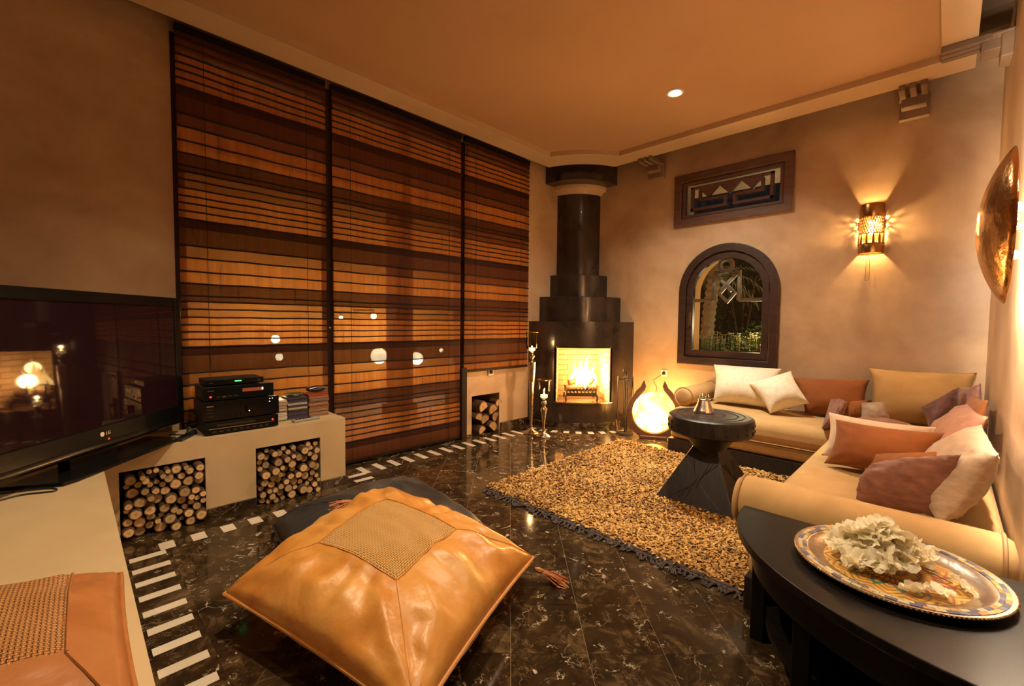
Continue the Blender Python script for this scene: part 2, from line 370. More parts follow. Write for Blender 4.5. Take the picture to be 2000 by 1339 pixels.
# ---- window wall (photo right-back) with arched opening and transom opening
wt = .34; ACY, AZB, AZS = 1.54, .79, 1.47; AHW = .405
TY0, TY1, TZ0, TZ1 = 1.06, 2.02, 2.20, 2.61
wb = MB().box((A, YN-.15, 0), (A+wt, RW-.15, CZ))
wb.box((A, RW-.15, 0), (A+wt, ACY-AHW, 2.0)); wb.box((A, ACY+AHW, 0), (A+wt, W+.3, 2.0)); wb.box((A, ACY-AHW, 0), (A+wt, ACY+AHW, AZB))
n = 20
for i in range(n):
    a0, a1 = PI*i/n, PI*(i+1)/n
    p0 = (ACY+AHW*math.cos(a0), AZS+AHW*math.sin(a0)); p1 = (ACY+AHW*math.cos(a1), AZS+AHW*math.sin(a1))
    wb.prism([(p1[0], p1[1]), (p0[0], p0[1]), (p0[0], 2.0), (p1[0], 2.0)], wt, 0, A)
wb.box((A, RW-.15, 2.0), (A+wt, TY0, CZ)); wb.box((A, TY1, 2.0), (A+wt, W+.3, CZ)); wb.box((A, TY0, 2.0), (A+wt, TY1, TZ0)); wb.box((A, TY0, TZ1), (A+wt, TY1, CZ))
struct('wall_back', wb, M['tadelakt'])
# ---- right wall, near walls
struct('wall_right', MB().box((1.5, RW-.15, 0), (A, RW, CZ)), M['tadelakt'])
struct('wall_near', MB().box((XL-.15, YN-.15, 0), (A, YN, CZ)), M['tadelakt'])
struct('wall_side', MB().box((XL-.15, YN, 0), (XL, W+.2, CZ)), M['tadelakt'])
# ---- blind wall: plain part, parapet with firewood recess, pier by the chimney
PX0, PX1 = .47, 2.70     # floor-length window
NX0, NX1, NZ1 = 2.83, 3.21, .40
lw = MB()
lw.box((XL, W, 0), (PX0, W+.2, CZ)); lw.box((PX0, W, 2.86), (A, W+.2, CZ)); lw.box((3.58, W, .70), (A, W+.2, 2.86))
lw.box((2.72, W, 0), (NX0, W+.2, .70)); lw.box((NX1, W, 0), (A, W+.2, .70)); lw.box((NX0, W, NZ1), (NX1, W+.2, .70))
lw.box((NX0-.02, W+.2, 0), (NX1+.02, W+.42, .02)); lw.box((NX0-.02, W+.4, 0), (NX1+.02, W+.42, NZ1+.02)); lw.box((NX0-.02, W+.2, NZ1), (NX1+.02, W+.42, NZ1+.02))
lw.box((NX0-.02, W+.2, 0), (NX0, W+.42, NZ1+.02)); lw.box((NX1, W+.2, 0), (NX1+.02, W+.42, NZ1+.02))
struct('wall_left', lw, M['tadelakt'])
struct('baseboard_left', MB().box((3.225, W-.018, 0), (3.70, W, .075)).box((2.72, W-.012, 0), (NX0-.005, W, .02)), M['marble_strip'])
struct('baseboard_back', MB().box((A-.018, RW, 0), (A, 2.52, .075)), M['marble_strip'])
# ---- ceiling: structural slab, hung panel with tray
struct('ceiling', MB().box((XL-.15, YN-.15, CZ), (A+wt, W+.2, CZ+.1)), M['ceil_dark'])
def outline(x0, x1, y0, y1, r, n=14):
    pts = [(x0, y0), (x1, y0)]
    a0 = math.acos((A-x1)/r); a1 = math.asin((W-y1)/r)
    for i in range(n+1):
        a = a0+(a1-a0)*i/n; pts.append((A-r*math.cos(a), W-r*math.sin(a)))
    return pts+[(x0, y1)]
PZ, TR = 2.85, .045
po = outline(-.5, 4.246, -.057, 3.195, .745); pi_ = outline(-.25, 4.005, .097, 2.98, 1.03)
nP = len(po); cp = MB(); vs = []
for z, pl in ((PZ, po), (PZ, pi_), (PZ+TR, pi_), (PZ+.1, po)): vs += [(*p, z) for p in pl]
fs = []; fm = []
for i in range(nP):
    j = (i+1) % nP
    fs += [(i, nP+i, nP+j, j), (nP+i, 2*nP+i, 2*nP+j, nP+j), (i, j, 3*nP+j, 3*nP+i)]; fm += [1, 1, 1]
cp.add(vs, fs); cp.m = fm
cp.add([(*p, PZ+TR) for p in pi_], [tuple(range(nP))[::-1]], 0); cp.add([(*p, PZ+.1) for p in po], [tuple(range(nP))], 0)
struct('ceiling_panel', cp, [M['ceiling'], M['ceil_border']])
bpy.data.objects['ceiling_panel'].name = 'trim_1'
# ceiling hangers: stepped three-finger brackets carrying the hung panel
M['bracket'] = noisy('shadow-toned bracket plaster', (.17,.11,.07), (.24,.16,.10), 5, .7, .1)  # wall-toned plaster coloured darker to stand in for shadow on the brackets
def bracket(loc, rz, label):
    t = thing('ceiling_bracket', label, 'bracket', loc, 'stepped plaster ceiling brackets'); t.rotation_euler.z = rz
    def p(nm, mb):
        o = bpy.data.objects.new(nm, mesh(nm, mb, M['bracket'])); COL.objects.link(o); o.parent = t; bevel(o, .004, 1); return o
    p('wall_block', MB().box((-.085, 0, -.16), (.085, .05, -.03))); p('step', MB().box((-.07, .05, -.10), (.07, .13, -.015)))
    p('step', MB().box((-.085, 0, -.03), (.085, .09, -.012)))
    for k in (-1, 0, 1): p('finger', MB().box((k*.058-.018, .05, -.04), (k*.058+.018, .30, -.002)))
bracket((A, 2.28, PZ), PI/2, 'small stepped plaster bracket under ceiling edge beside the chimney')
bracket((A, .245, PZ), PI/2, 'stepped plaster bracket under ceiling edge above the wall sconce')
bracket((3.87, RW, PZ), 0, 'stepped plaster bracket under ceiling edge above the copper disc')
# recessed spots in the panel
for i, ((sx, sy), e) in enumerate(SPOTS[:1]):
    t = thing('ceiling_spotlight', 'glowing recessed spotlight in the ceiling', 'light', (sx, sy, PZ+TR))
    obj('ring', MB().lathe([(.040, 0), (.062, 0), (.062, -.006), (.052, -.010), (.040, -.006), (.040, 0)], 28, (sx, sy, PZ+TR)), M['white_plastic'], t, True)
    obj('lens', MB().lathe([(0, -.006), (.02, -.0065), (.041, -.004)][::-1], 24, (sx, sy, PZ+TR)), plain('spot lens', (.9,.9,.8), .3, emit=(1,.86,.7), es=60), t, True)

# ---- fireplace: quarter-round stepped black chimney in the corner
fp = thing('fireplace', 'tall stepped black plaster corner fireplace with round chimney', 'fireplace', (A-.4, W-.4, 0))
def quarter(name, r, z0, z1, mat, seg=22, chamf=.006):
    mb = MB(); prof = [(r, z0), (r, z1-chamf), (r-chamf, z1), (.02, z1), (.02, z0), (r, z0)]
    mb.lathe(prof, seg, (A, W, 0), PI, 1.5*PI); n6 = len(prof)
    return obj(name, mb, mat, fp, True, 30)
quarter('plinth', .862, 0, .062, M['marble_strip'])
# hearth body with firebox opening (angles measured from the window wall)
RB, ZB0, ZB1 = .84, .062, 1.16; O0, O1, OZ0, OZ1 = math.radians(22.6), math.radians(67), .285, .872
hb = MB()
def cyl_patch(mb, r, a0, a1, z0, z1, n):
    vs = []; 
    for j in range(n+1):
        a = PI+a0+(a1-a0)*j/n; vs += [(A+r*math.cos(a), W+r*math.sin(a), z0), (A+r*math.cos(a), W+r*math.sin(a), z1)]
    mb.add(vs, [(2*j, 2*j+2, 2*j+3, 2*j+1) for j in range(n)])
cyl_patch(hb, RB, 0, O0, ZB0, ZB1, 8); cyl_patch(hb, RB, O1, PI/2, ZB0, ZB1, 8); cyl_patch(hb, RB, O0, O1, ZB0, OZ0, 12); cyl_patch(hb, RB, O0, O1, OZ1, ZB1, 12)
hb.lathe([(RB, 0), (.3, 0)], 24, (A, W, ZB1), PI, 1.5*PI)
RJ = RB-.07
for a in (O0, O1):
    c_, s_ = math.cos(PI+a), math.sin(PI+a)
    hb.add([(A+RB*c_, W+RB*s_, OZ0), (A+RB*c_, W+RB*s_, OZ1), (A+RJ*c_, W+RJ*s_, OZ1), (A+RJ*c_, W+RJ*s_, OZ0)], [(0, 1, 2, 3)])
hb.lathe([(RB, OZ1), (RJ, OZ1)], 12, (A, W, 0), PI+O0, PI+O1)
body = obj('hearth_body', hb, M['black_tad'], fp, True, 30)
hs = MB(); hs.lathe([(RB+.012, OZ0-.012), (RB+.012, OZ0), (RB-.1, OZ0), (RB-.1, OZ0-.012), (RB+.012, OZ0-.012)], 12, (A, W, 0), PI+O0, PI+O1)
obj('hearth_sill', hs, M['silver'], fp, True, 30)
quarter('chimney_step', .662, ZB1, 1.44, M['black_tad']); quarter('chimney_step', .475, 1.44, 1.70, M['black_tad'])
quarter('flue', .36, 1.70, 2.66, M['black_tad'], 26)
pk = MB(); a = PI*1.25; pk.sphere((A+.36*math.cos(a), W+.36*math.sin(a), 2.27), .018, 10, 6); obj('flue_plug', pk, M['black_matte'], fp, True)
cm = MB(); cm.lathe([(.37, 2.645), (.40, 2.68), (.43, 2.69), (.44, 2.71), (.445, 2.78), (.02, 2.78)], 26, (A, W, 0), PI, 1.5*PI); obj('collar', cm, M['tadelakt'], fp, True, 50)
bd = MB()
pts = [(A, W-.60), (A-.17, W-.60)]; r = .60
a0, a1 = math.radians(70), math.radians(20)
q = [(A-.62*math.cos(a0+(a1-a0)*i/14), W-.62*math.sin(a0+(a1-a0)*i/14)) for i in range(15)]
poly = [(A, W), (A, q[0][1])]+q+[(q[-1][0], W)]
bd.prism(poly[::-1], .20, 2, 2.735); obj('top_band', bd, M['black_tad'], fp, True, 30)
# firebox lined with single fire bricks
M['firebrick'] = noisy('fire brick', (.50,.36,.20), (.62,.46,.27), 9, .85, .3, 40, rnd=True); M['mortar'] = plain('sooty mortar', (.22,.14,.07), .9)
def F(t, d, z):      # t along the chord, d depth towards the corner, z height ; origin at the chord midpoint of the opening
    am = (O0+O1)/2; dx, dy = math.cos(am), math.sin(am); cx, cy = A-RJ*dx, W-RJ*dy
    return (cx+d*dx+t*dy, cy+d*dy-t*dx, z)
half = RJ*math.sin((O1-O0)/2); dp = .40; bh = .23
def fq(mb, a, b, z0, z1, off=0):
    mb.add([F(*a, z0), F(*b, z0), F(*b, z1), F(*a, z1)], [(0, 1, 2, 3)])
fb = MB()
SP = [((-half-.005, -.02), (-bh-.005, dp+.005)), ((-bh-.005, dp+.005), (bh+.005, dp+.005)), ((bh+.005, dp+.005), (half+.005, -.02))]
for a, b in SP: fq(fb, a, b, OZ0-.005, OZ1+.03)
fb.add([F(-half-.01, -.02, OZ0-.003), F(half+.01, -.02, OZ0-.003), F(bh, dp, OZ0-.003), F(-bh, dp, OZ0-.003)], [(0, 1, 2, 3)])
fb.add([F(-half-.01, -.02, OZ1+.025), F(half+.01, -.02, OZ1+.025), F(bh, dp, OZ1+.025), F(-bh, dp, OZ1+.025)], [(3, 2, 1, 0)])
box_ = obj('firebox', fb, M['mortar'], fp)
rows = 10; rh = (OZ1-OZ0+.02)/rows
for (a, b), nb in zip(SP, (2, 2, 2)):
    pa, pb = Vector(F(*a, 0)), Vector(F(*b, 0)); d = (pb-pa); L = d.length; d.normalize(); nrm = Vector((d.y, -d.x, 0))
    mid = Vector(F(0, .15, 0)); 
    if (mid-pa).dot(nrm) < 0: nrm = -nrm
    bw = L/nb
    for rr_ in range(rows):
        sh = (rr_ % 2)*bw*.5; k = -1
        x = -sh
        while x < L-.01:
            x0, x1 = max(x, 0)+.003, min(x+bw, L)-.003
            if x1-x0 > .02:
                c = pa+d*((x0+x1)/2); bm = MB(); z0 = OZ0+rr_*rh+.003; z1 = OZ0+(rr_+1)*rh-.003; e = (x1-x0)/2
                vs = [c+d*sx*e+nrm*q_ for q_ in (0, .009) for sx in (-1, 1)]
                P = [Vector((v.x, v.y, z)) for z in (z0, z1) for v in vs]
                bm.add(P, [(2, 3, 7, 6), (0, 2, 6, 4), (3, 1, 5, 7), (6, 7, 5, 4), (0, 1, 3, 2)])
                obj('brick', bm, M['firebrick'], box_)
            x += bw
# ================================================================== windows, blinds, garden
# ---- window behind the blinds (dark frame, glass)
wf = MB()
for x0, x1 in ((.47, .53), (1.385, 1.425), (2.02, 2.10), (2.655, 2.70)): wf.box((x0, W+.01, 0), (x1, W+.08, 2.86))
wf.box((.47, W+.02, 2.78), (2.70, W+.08, 2.86)); wf.box((.47, W+.02, 0), (2.70, W+.08, .07))
for x0, x1 in ((2.70, 2.76), (3.53, 3.58)): wf.box((x0, W+.01, .70), (x1, W+.08, 2.86))
wf.box((2.70, W+.02, .70), (3.58, W+.08, .76)); wf.box((2.70, W+.02, 2.80), (3.58, W+.08, 2.86))
win1 = struct('window_1', wf, M['wood_dark'], label='dark wooden window wall behind the bamboo blinds')
for x0, x1, z0 in ((.53, 1.385, .07), (1.425, 2.02, .07), (2.10, 2.655, .07), (2.76, 3.53, .76)):
    obj('pane', MB().box((x0, W+.045, z0), (x1, W+.051, 2.80)), M['glass'], win1)
obj('door_knob', MB().sphere((1.405, W-.012, 1.09), .012, 10, 6), M['pewter'], win1, True)
# parapet post
struct('trim_2', MB().box((2.665, W-.055, 0), (2.722, W+.01, .70)).box((1.365, W-.016, .0), (1.44, W+.01, 2.86)), M['post'])
# ---- three woven bamboo blinds
PER, ZT = .783, 2.539
SEG = [(0, .07, 'k'), (.07, .205, 'd'), (.205, .30, 'm'), (.30, .405, 'l'), (.405, .5, 'l'), (.5, .55, 'd'), (.55, .595, 'd'), (.595, .64, 'd'), (.64, .70, 'm'), (.70, .765, 'm'), (.765, .825, 'l'), (.825, .88, 'l'), (.88, .94, 'l'), (.94, 1.0, 'l')]
NOROD = (.07, .55)
def blind(x0, x1, zb, label, yb):
    t = thing('bamboo_blind', label, 'blind', ((x0+x1)/2, yb, zb), 'woven bamboo blinds')
    obj('headrail', MB().box((x0, yb-.01, 2.865), (x1, yb+.025, 2.90)), M['rod'], t)
    for k in range(-1, 4):
        for f0, f1, cl in SEG:
            z1 = ZT-PER*(k+f0); z0 = ZT-PER*(k+f1)
            if z0 > 2.86 or z1 < zb: continue
            z1 = min(z1, 2.865); z0 = max(z0, zb)
            if z1-z0 < .004: continue
            # gently bellied cloth section with a thickness of its own
            mb = MB(); nx, nz = 10, 2; vs = []
            for s in (0, 1):
                for i in range(nx+1):
                    for j in range(nz+1):
                        x = x0+(x1-x0)*i/nx; z = z0+(z1-z0)*j/nz
                        y = yb+.0025*math.sin(x*7+z*3)-(.003 if j == 1 else 0)+s*.003; vs.append((x, y, z))
            fs = []; m1 = nz+1; off = (nx+1)*m1
            for i in range(nx):
                for j in range(nz):
                    a = i*m1+j; fs += [(a, a+m1, a+m1+1, a+1), (off+a, off+a+1, off+a+m1+1, off+a+m1)]
            mb.add(vs, fs)
            obj('cloth_band', mb, M['shade_'+cl], t, True)
            if f0 not in NOROD or f0 == 0:
                wob = [(x0+(x1-x0)*i/10, yb-.004+.0025*math.sin((x0+(x1-x0)*i/10)*7+z1*3), z1+.0015*math.sin(i*1.7+k)) for i in range(11)]
                obj('rod', MB().tube(wob, .0056, 6), M['rod'], t, True)
    obj('bottom_rail', MB().box((x0, yb-.008, zb-.014), (x1, yb+.010, zb+.012)), M['rod'], t, bev=.003)
    for xx in (x0+.14, x1-.14):
        obj('pull_cord', MB().tube([(xx, yb-.009, zb), (xx, yb-.009, 2.86)], .0016, 5), M['rod'], t)
blind(.49, 1.377, .475, 'striped bamboo blind behind the stereo and television', 3.328)
blind(1.424, 2.652, .03, 'wide floor-length striped bamboo blind in the middle', 3.328)
blind(2.695, 3.60, .665, 'shorter striped bamboo blind above the split firewood', 3.322)
# ---- terrace beyond the blinds: lit wall, pillar, lanterns
M['ochre'] = noisy('ochre render', (.58,.27,.06), (.70,.35,.085), 3, .8, .1)
M['paving'] = noisy('terrace paving', (.14,.10,.07), (.22,.16,.11), 5, .7, .1)
struct('terrace_floor', MB().box((-2.5, W+.42, -.15), (A+.9, 7.4, -.05)), M['paving'])
struct('terrace_wall', MB().box((-2.5, 7.2, -.05), (A+1.5, 7.4, 3.4)), M['ochre'])
struct('terrace_pillar', MB().box((2.83, 4.80, -.05), (3.07, 5.04, 3.4)).box((2.79, 4.76, -.05), (3.11, 5.08, .1)).box((2.79, 4.76, 2.9), (3.11, 5.08, 3.0)), M['wood_dark'])
LAMP = plain('lantern glow', (1,.9,.7), .4, emit=(1,.80,.48), es=26)
def lantern(x, y, z, r, label, e):
    t = thing('terrace_lantern', label, 'lantern', (x, y, z), 'terrace lanterns behind the blinds')
    obj('globe', MB().sphere((x, y, z), r, 12, 8), LAMP, t, True)
    obj('bracket_arm', MB().tube([(x, y, z+r*.9), (x, y, z+r+.05), (x, 7.2, z+r+.06)], .012, 6), M['iron'], t)
    if e: light('lantern_light', 'POINT', (x, y-r-.06, z+.35), e, (1,.62,.28), .06)
lantern(3.52, 6.5, .58, .13, 'brightest added globe for the lamp glow left of the dark pillar behind the middle blind', 85)  # added globe: one lamp's glow behind the pillar is split in two
lantern(4.23, 6.5, .50, .11, 'bright added globe for the lamp glow right of the dark pillar behind the middle blind', 85)  # second added globe, for the same lamp's glow past the pillar
lantern(3.43, 6.5, 1.217, .045, 'small high lantern spark behind the middle blind', 0)
lantern(2.90, 6.5, 1.185, .03, 'faint lantern spark at left edge of the middle blind', 0)
lantern(1.987, 6.5, .88, .055, 'lantern glowing through the left blind above the stereo', 85)
lantern(2.03, 6.5, .633, .05, 'low lantern glow behind the left blind', 0)
lantern(4.6, 6.3, .64, .035, 'lantern spark at right edge of the middle blind', 0)

# ---- arched window in the window wall
ad = struct('window_2', ring_prism(MB(), arch(ACY, .458, .735, 1.47), arch(ACY, .385, .815, 1.47), A-.035, A+.06), M['wood_window'], label='dark wooden arched window above the sofa')
bevel(ad, .006, 2)
obj('outer_reveal', ring_prism(MB(), arch(ACY, .4045, .792, 1.47), arch(ACY, .385, .81, 1.47), A+.07, A+.345), M['ochre'], ad)
sash = obj('sash', ring_prism(MB(), arch(ACY, .383, .817, 1.47), arch(ACY, .318, .885, 1.47), A-.012, A+.045), M['wood_window'], ad, bev=.004)
gp = MB(); ol = arch(ACY, .322, .88, 1.47); gp.prism(ol, .006, 0, A+.012); obj('pane', gp, M['glass'], ad)
hn = MB(); hn.box((A-.02, 1.868, 1.13), (A-.010, 1.892, 1.24)); hn.tube([(A-.035, 1.88, 1.20), (A-.04, 1.882, 1.24), (A-.03, 1.87, 1.26)], .008, 6); hn.tube([(A-.015, 1.88, 1.19), (A-.04, 1.88, 1.19), (A-.042, 1.878, 1.13)], .007, 6)
obj('window_handle', hn, M['chrome'], ad, True)
for z in (.96, 1.5): obj('hinge', MB().tube([(A-.016, 1.165, z-.04), (A-.016, 1.165, z+.04)], .008, 8), M['iron'], ad)
# ---- fretwork transom above it
td = struct('window_3', ring_prism(MB(), [(1.005,2.147),(2.075,2.147),(2.075,2.665),(1.005,2.665)], [(1.08,2.222),(2.0,2.222),(2.0,2.59),(1.08,2.59)], A-.035, A+.05), M['wood_transom'], label='carved wooden fretwork transom above the arched window')
bevel(td, .006, 2)
def rect(y0, y1, z0, z1): return [(y0, z0), (y1, z0), (y1, z1), (y0, z1)]
obj('inner_frame', ring_prism(MB(), rect(1.085, 1.995, 2.227, 2.585), rect(1.115, 1.965, 2.255, 2.557), A-.01, A+.04), M['wood_transom'], td, bev=.003)
# hook-shaped key pattern: two open frames meeting in the middle, and hanging triangles
def bar(y0, y1, z0, z1, nm='fret_bar', d=.0): return obj(nm, MB().box((A-.004-d, y0, z0), (A+.028, y1, z1)), M['wood_transom'], td, bev=.003)
for s in (1, -1):
    cy = 1.54
    def B(a, b, z0, z1): bar(min(cy+s*a, cy+s*b), max(cy+s*a, cy+s*b), z0, z1)
    B(.345, .375, 2.29, 2.53); B(.028, .375, 2.29, 2.318); B(.028, .055, 2.318, 2.40); B(.055, .29, 2.375, 2.40); B(.27, .298, 2.40, 2.49)
bar(1.165, 1.915, 2.505, 2.53)
for k in range(3):
    cy = 1.54+(k-1)*.20
    obj('fret_triangle', MB().prism([(cy-.105, 2.507), (cy, 2.402), (cy+.105, 2.507)], .028, 0, A-.002), M['wood_transom'], td)
obj('pane', MB().box((A+.10, TY0, TZ0), (A+.105, TY1, TZ1)), M['glass'], td)
# ---- iron ornament fixed outside the arched window
gr = thing('window_ornament', 'abstract wrought iron ornament of circle, square and diamond outside the arched window', 'ornament', (A+.2, 1.6, 1.1))
GX = A+.20
def flat(nm, pts, r=.024, closed=False): return obj(nm, MB().tube([(GX, *p) for p in pts], r, 6, closed), M['iron_g'], gr, True, 40)
M['iron_g'] = noisy('lit-toned iron', (.42,.38,.34), (.55,.50,.45), 12, .5, .1)  # iron colour lightened to stand in for light falling on the ornament
flat('square', [(1.735, 1.39), (1.735, 1.67), (1.488, 1.67), (1.488, 1.39)]); flat('ring', [(1.62+.062*math.cos(2*PI*i/20), 1.742+.062*math.sin(2*PI*i/20)) for i in range(20)], .024, True)
flat('cross_bar', [(1.715, 1.655), (1.56, 1.48)], .018); flat('cross_bar', [(1.51, 1.655), (1.67, 1.49)], .018)
flat('diamond', [(1.60, 1.545), (1.525, 1.465), (1.595, 1.375), (1.675, 1.455)], .022, True)
flat('side_bar', [(1.735, 1.395), (1.99, 1.395)], .018); flat('side_bar', [(1.488, 1.39), (1.08, 1.39)], .02)
# ---- garden
M['soil'] = noisy('garden soil', (.05,.035,.02), (.10,.07,.04), 8, .9, .3)
M['bark_palm'] = noisy('palm trunk', (.22,.13,.06), (.36,.23,.12), 12, .85, .8, 26, bdist=.03)
M['leaf'] = noisy('garden leaf', (.05,.09,.02), (.13,.17,.05), 3, .5, 0); M['leaf_dry'] = noisy('palm frond', (.20,.19,.08), (.34,.30,.14), 5, .6, 0); M['petal_y'] = plain('pale yellow petal', (.75,.62,.30), .6)
struct('garden_ground', MB().box((A+wt, -1.5, .35), (11, 6.5, .45)), M['soil'])
struct('garden_hedge_wall', MB().box((11.6, -1.5, .45), (11.8, 8.5, 3.4)), M['soil'])
struct('eave', MB().box((A+wt, -.5, 2.78), (A+1.3, 4, 2.9)), M['ceil_border'])
pt = thing('palm_tree', 'shaggy palm trunk seen through the arched window', 'tree', (6.2, 2.30, .45))
mb = MB(); pp_ = []; rr_ = []
for i in range(40):
    z = .45+1.75*i/39; pp_.append((6.2, 2.30+.05*math.sin(i*.12), z)); rr_.append(.075+.02*(i % 2)+(.05*(1-i/8) if i < 8 else 0))
mb.tube(pp_, rr_, 12); obj('trunk', mb, M['bark_palm'], pt, False)
rs = random.Random(3)
for k in range(16):
    a = 2*PI*k/16+rs.uniform(-.2, .2); el = rs.uniform(.2, 1.0); L = rs.uniform(.5, .8); mb = MB(); P = []
    for i in range(7):
        t_ = i/6; P.append(Vector((6.2+math.cos(a)*L*t_, 2.30+math.sin(a)*L*t_, 1.75+L*el*t_-.9*L*t_*t_)))
    for i in range(6):
        d = (P[i+1]-P[i]); n_ = d.cross(Vector((0, 0, 1))).normalized()
        for s in (-1, 1):
            for q_ in (0, .5):
                c = P[i]+d*q_; e_ = c+n_*s*.13*(1-i/8)+d*.9+Vector((0, 0, -.05)); mb.add([c, c+d*.18, e_], [(0, 1, 2)])
    obj('frond', mb, M['leaf_dry'], pt)
def bush(x, y, z, r, nl, m, label, seed, h_=1.0, cat='bush', name='garden_bush'):
    rs = random.Random(seed); t = thing(name, label, cat, (x, y, z)); mb = MB()
    for i in range(nl):
        a = rs.uniform(0, 2*PI); u = rs.uniform(-.2, 1); q_ = math.sqrt(max(0, 1-u*u))*rs.uniform(.6, 1)
        c = Vector((x+r*q_*math.cos(a), y+r*q_*math.sin(a), z+.03+h_*r*(u+.2)*rs.uniform(.7, 1.1)))
        d = Vector((rs.uniform(-1, 1), rs.uniform(-1, 1), rs.uniform(-.2, 1))).normalized(); s_ = d.cross(Vector((rs.uniform(-1, 1), rs.uniform(-1, 1), rs.uniform(-1, 1)))).normalized()
        L = rs.uniform(.05, .10); mb.add([c, c+d*L*.5+s_*L*.25, c+d*L, c+d*L*.5-s_*L*.25], [(0, 1, 2, 3)])
    o = obj('foliage', mb, m, t); o['kind'] = 'stuff'
    sm = MB()
    for k in range(5): sm.tube([(x, y, z), (x+rs.uniform(-.4, .4)*r, y+rs.uniform(-.4, .4)*r, z+h_*r*.9)], .008, 5)
    obj('stems', sm, M['bark_palm'], t)
bush(6.9, 1.9, .45, .42, 700, M['leaf'], 'leafy green shrub beside the palm in the garden', 1, 1.3)
bush(8.0, 1.25, .45, .55, 800, M['leaf'], 'dark rounded shrub at the right of the garden view', 2, 1.2)
bush(5.75, 2.35, .45, .22, 320, M['leaf'], 'low grassy plant at the foot of the palm', 3, 2.0)
bush(9.8, 3.0, .45, .8, 800, M['leaf'], 'tall dark bush at the back of the garden', 4, 2.3)
fl = thing('flower_bed', 'row of small pale flowers below the arched window', 'flowers', (5.2, 1.6, .45)); mb = MB(); ms = MB()
for i in range(260):
    x, y = rs.uniform(5.0, 5.5), rs.uniform(1.1, 2.1); z = .45+rs.uniform(.40, .60); ms.tube([(x, y, .45), (x, y, z)], .003, 4)
    for k in range(5):
        a = 2*PI*k/5; mb.add([(x, y, z), (x+.02*math.cos(a-.4), y+.02*math.sin(a-.4), z+.008), (x+.03*math.cos(a), y+.03*math.sin(a), z+.012), (x+.02*math.cos(a+.4), y+.02*math.sin(a+.4), z+.008)], [(0, 1, 2, 3)])
o = obj('blossoms', mb, M['petal_y'], fl); o['kind'] = 'stuff'; o = obj('stems', ms, M['leaf'], fl); o['kind'] = 'stuff'
light('garden_spot', 'POINT', (5.35, 1.45, 1.15), 12, (1,.78,.42), .06); light('garden_spot', 'POINT', (6.2, 1.5, 1.1), 7, (1,.8,.45), .1)
light('facade_lamp', 'POINT', (5.3, .9, 2.1), 6, (1,.84,.62), .08)
# ================================================================== plaster bench with firewood recesses
BZ, BF, BX1, BEX = .467, 2.98, 1.353, .097
b = MB()
# front run (along the blinds) with two recesses
R1, R2, RZ = (.163, .532), (.79, 1.18), .358
b.box((-.62, BF, RZ), (BX1, 3.315, BZ))
for x0, x1 in ((-.62, R1[0]), (R1[1], R2[0]), (R2[1], BX1)): b.box((x0, BF, 0), (x1, 3.315, RZ))
b.box((R1[0], 3.285, 0), (R1[1], 3.315, RZ)); b.box((R2[0], 3.285, 0), (R2[1], 3.315, RZ))
b.box((-.62, .45, 0), (BEX, BF, BZ))
bench = obj('plaster_bench', b, M['tadelakt_bench']); tag(bench, 'low L-shaped beige plaster bench with two firewood recesses', 'bench')
for a_, b_ in (((R1[1]+.002, BF-.014, 0), (R2[0]-.002, BF, .058)), ((R2[1]+.002, BF-.014, 0), (BX1+.014, BF, .058)), ((BX1, BF, 0), (BX1+.014, 3.30, .058))): obj('marble_skirting', MB().box(a_, b_), M['marble_strip'], bench, bev=.003)
# ---- firewood
M['bark'] = noisy('log bark', (.07,.035,.018), (.17,.09,.045), 14, .9, .7, 30, rnd=True)
def log_end(name, c0, c1, c2):
    m, nt, bb = newmat(name); tc = N(nt, 'ShaderNodeTexCoord'); sp = N(nt, 'ShaderNodeSeparateXYZ'); nt.links.new(tc.outputs['Object'], sp.inputs[0])
    cb = N(nt, 'ShaderNodeCombineXYZ'); nt.links.new(sp.outputs[0], cb.inputs[0]); nt.links.new(sp.outputs[2], cb.inputs[1])
    n = N(nt, 'ShaderNodeTexNoise', i_Scale=2.0, i_Detail=3); nt.links.new(tc.outputs['Object'], n.inputs['Vector'])
    ln = N(nt, 'ShaderNodeVectorMath', operation='LENGTH'); nt.links.new(cb.outputs[0], ln.inputs[0])
    ad_ = N(nt, 'ShaderNodeMath', operation='MULTIPLY_ADD'); ad_.inputs[1].default_value = .35; nt.links.new(n.outputs['Fac'], ad_.inputs[0]); nt.links.new(ln.outputs['Value'], ad_.inputs[2])
    r = ramp(nt, ad_.outputs[0], [(.2, c0), (.42, c1), (.75, c2), (.98, c1), (1.0, (.16,.08,.03))])
    oi = N(nt, 'ShaderNodeObjectInfo'); hv = N(nt, 'ShaderNodeHueSaturation'); mr = N(nt, 'ShaderNodeMapRange', i_3=.55, i_4=1.2)
    nt.links.new(oi.outputs['Random'], mr.inputs[0]); nt.links.new(mr.outputs[0], hv.inputs['Value']); nt.links.new(r.outputs[0], hv.inputs['Color'])
    nt.links.new(hv.outputs[0], bb.inputs['Base Color']); bb.inputs['Roughness'].default_value = .8; return m
M['log_end'] = log_end('sawn log end', (.46,.27,.115), (.60,.39,.18), (.70,.49,.25))
M['split_face'] = log_end('split log face', (.36,.21,.10), (.46,.28,.13), (.52,.34,.17))
rs = random.Random(11)
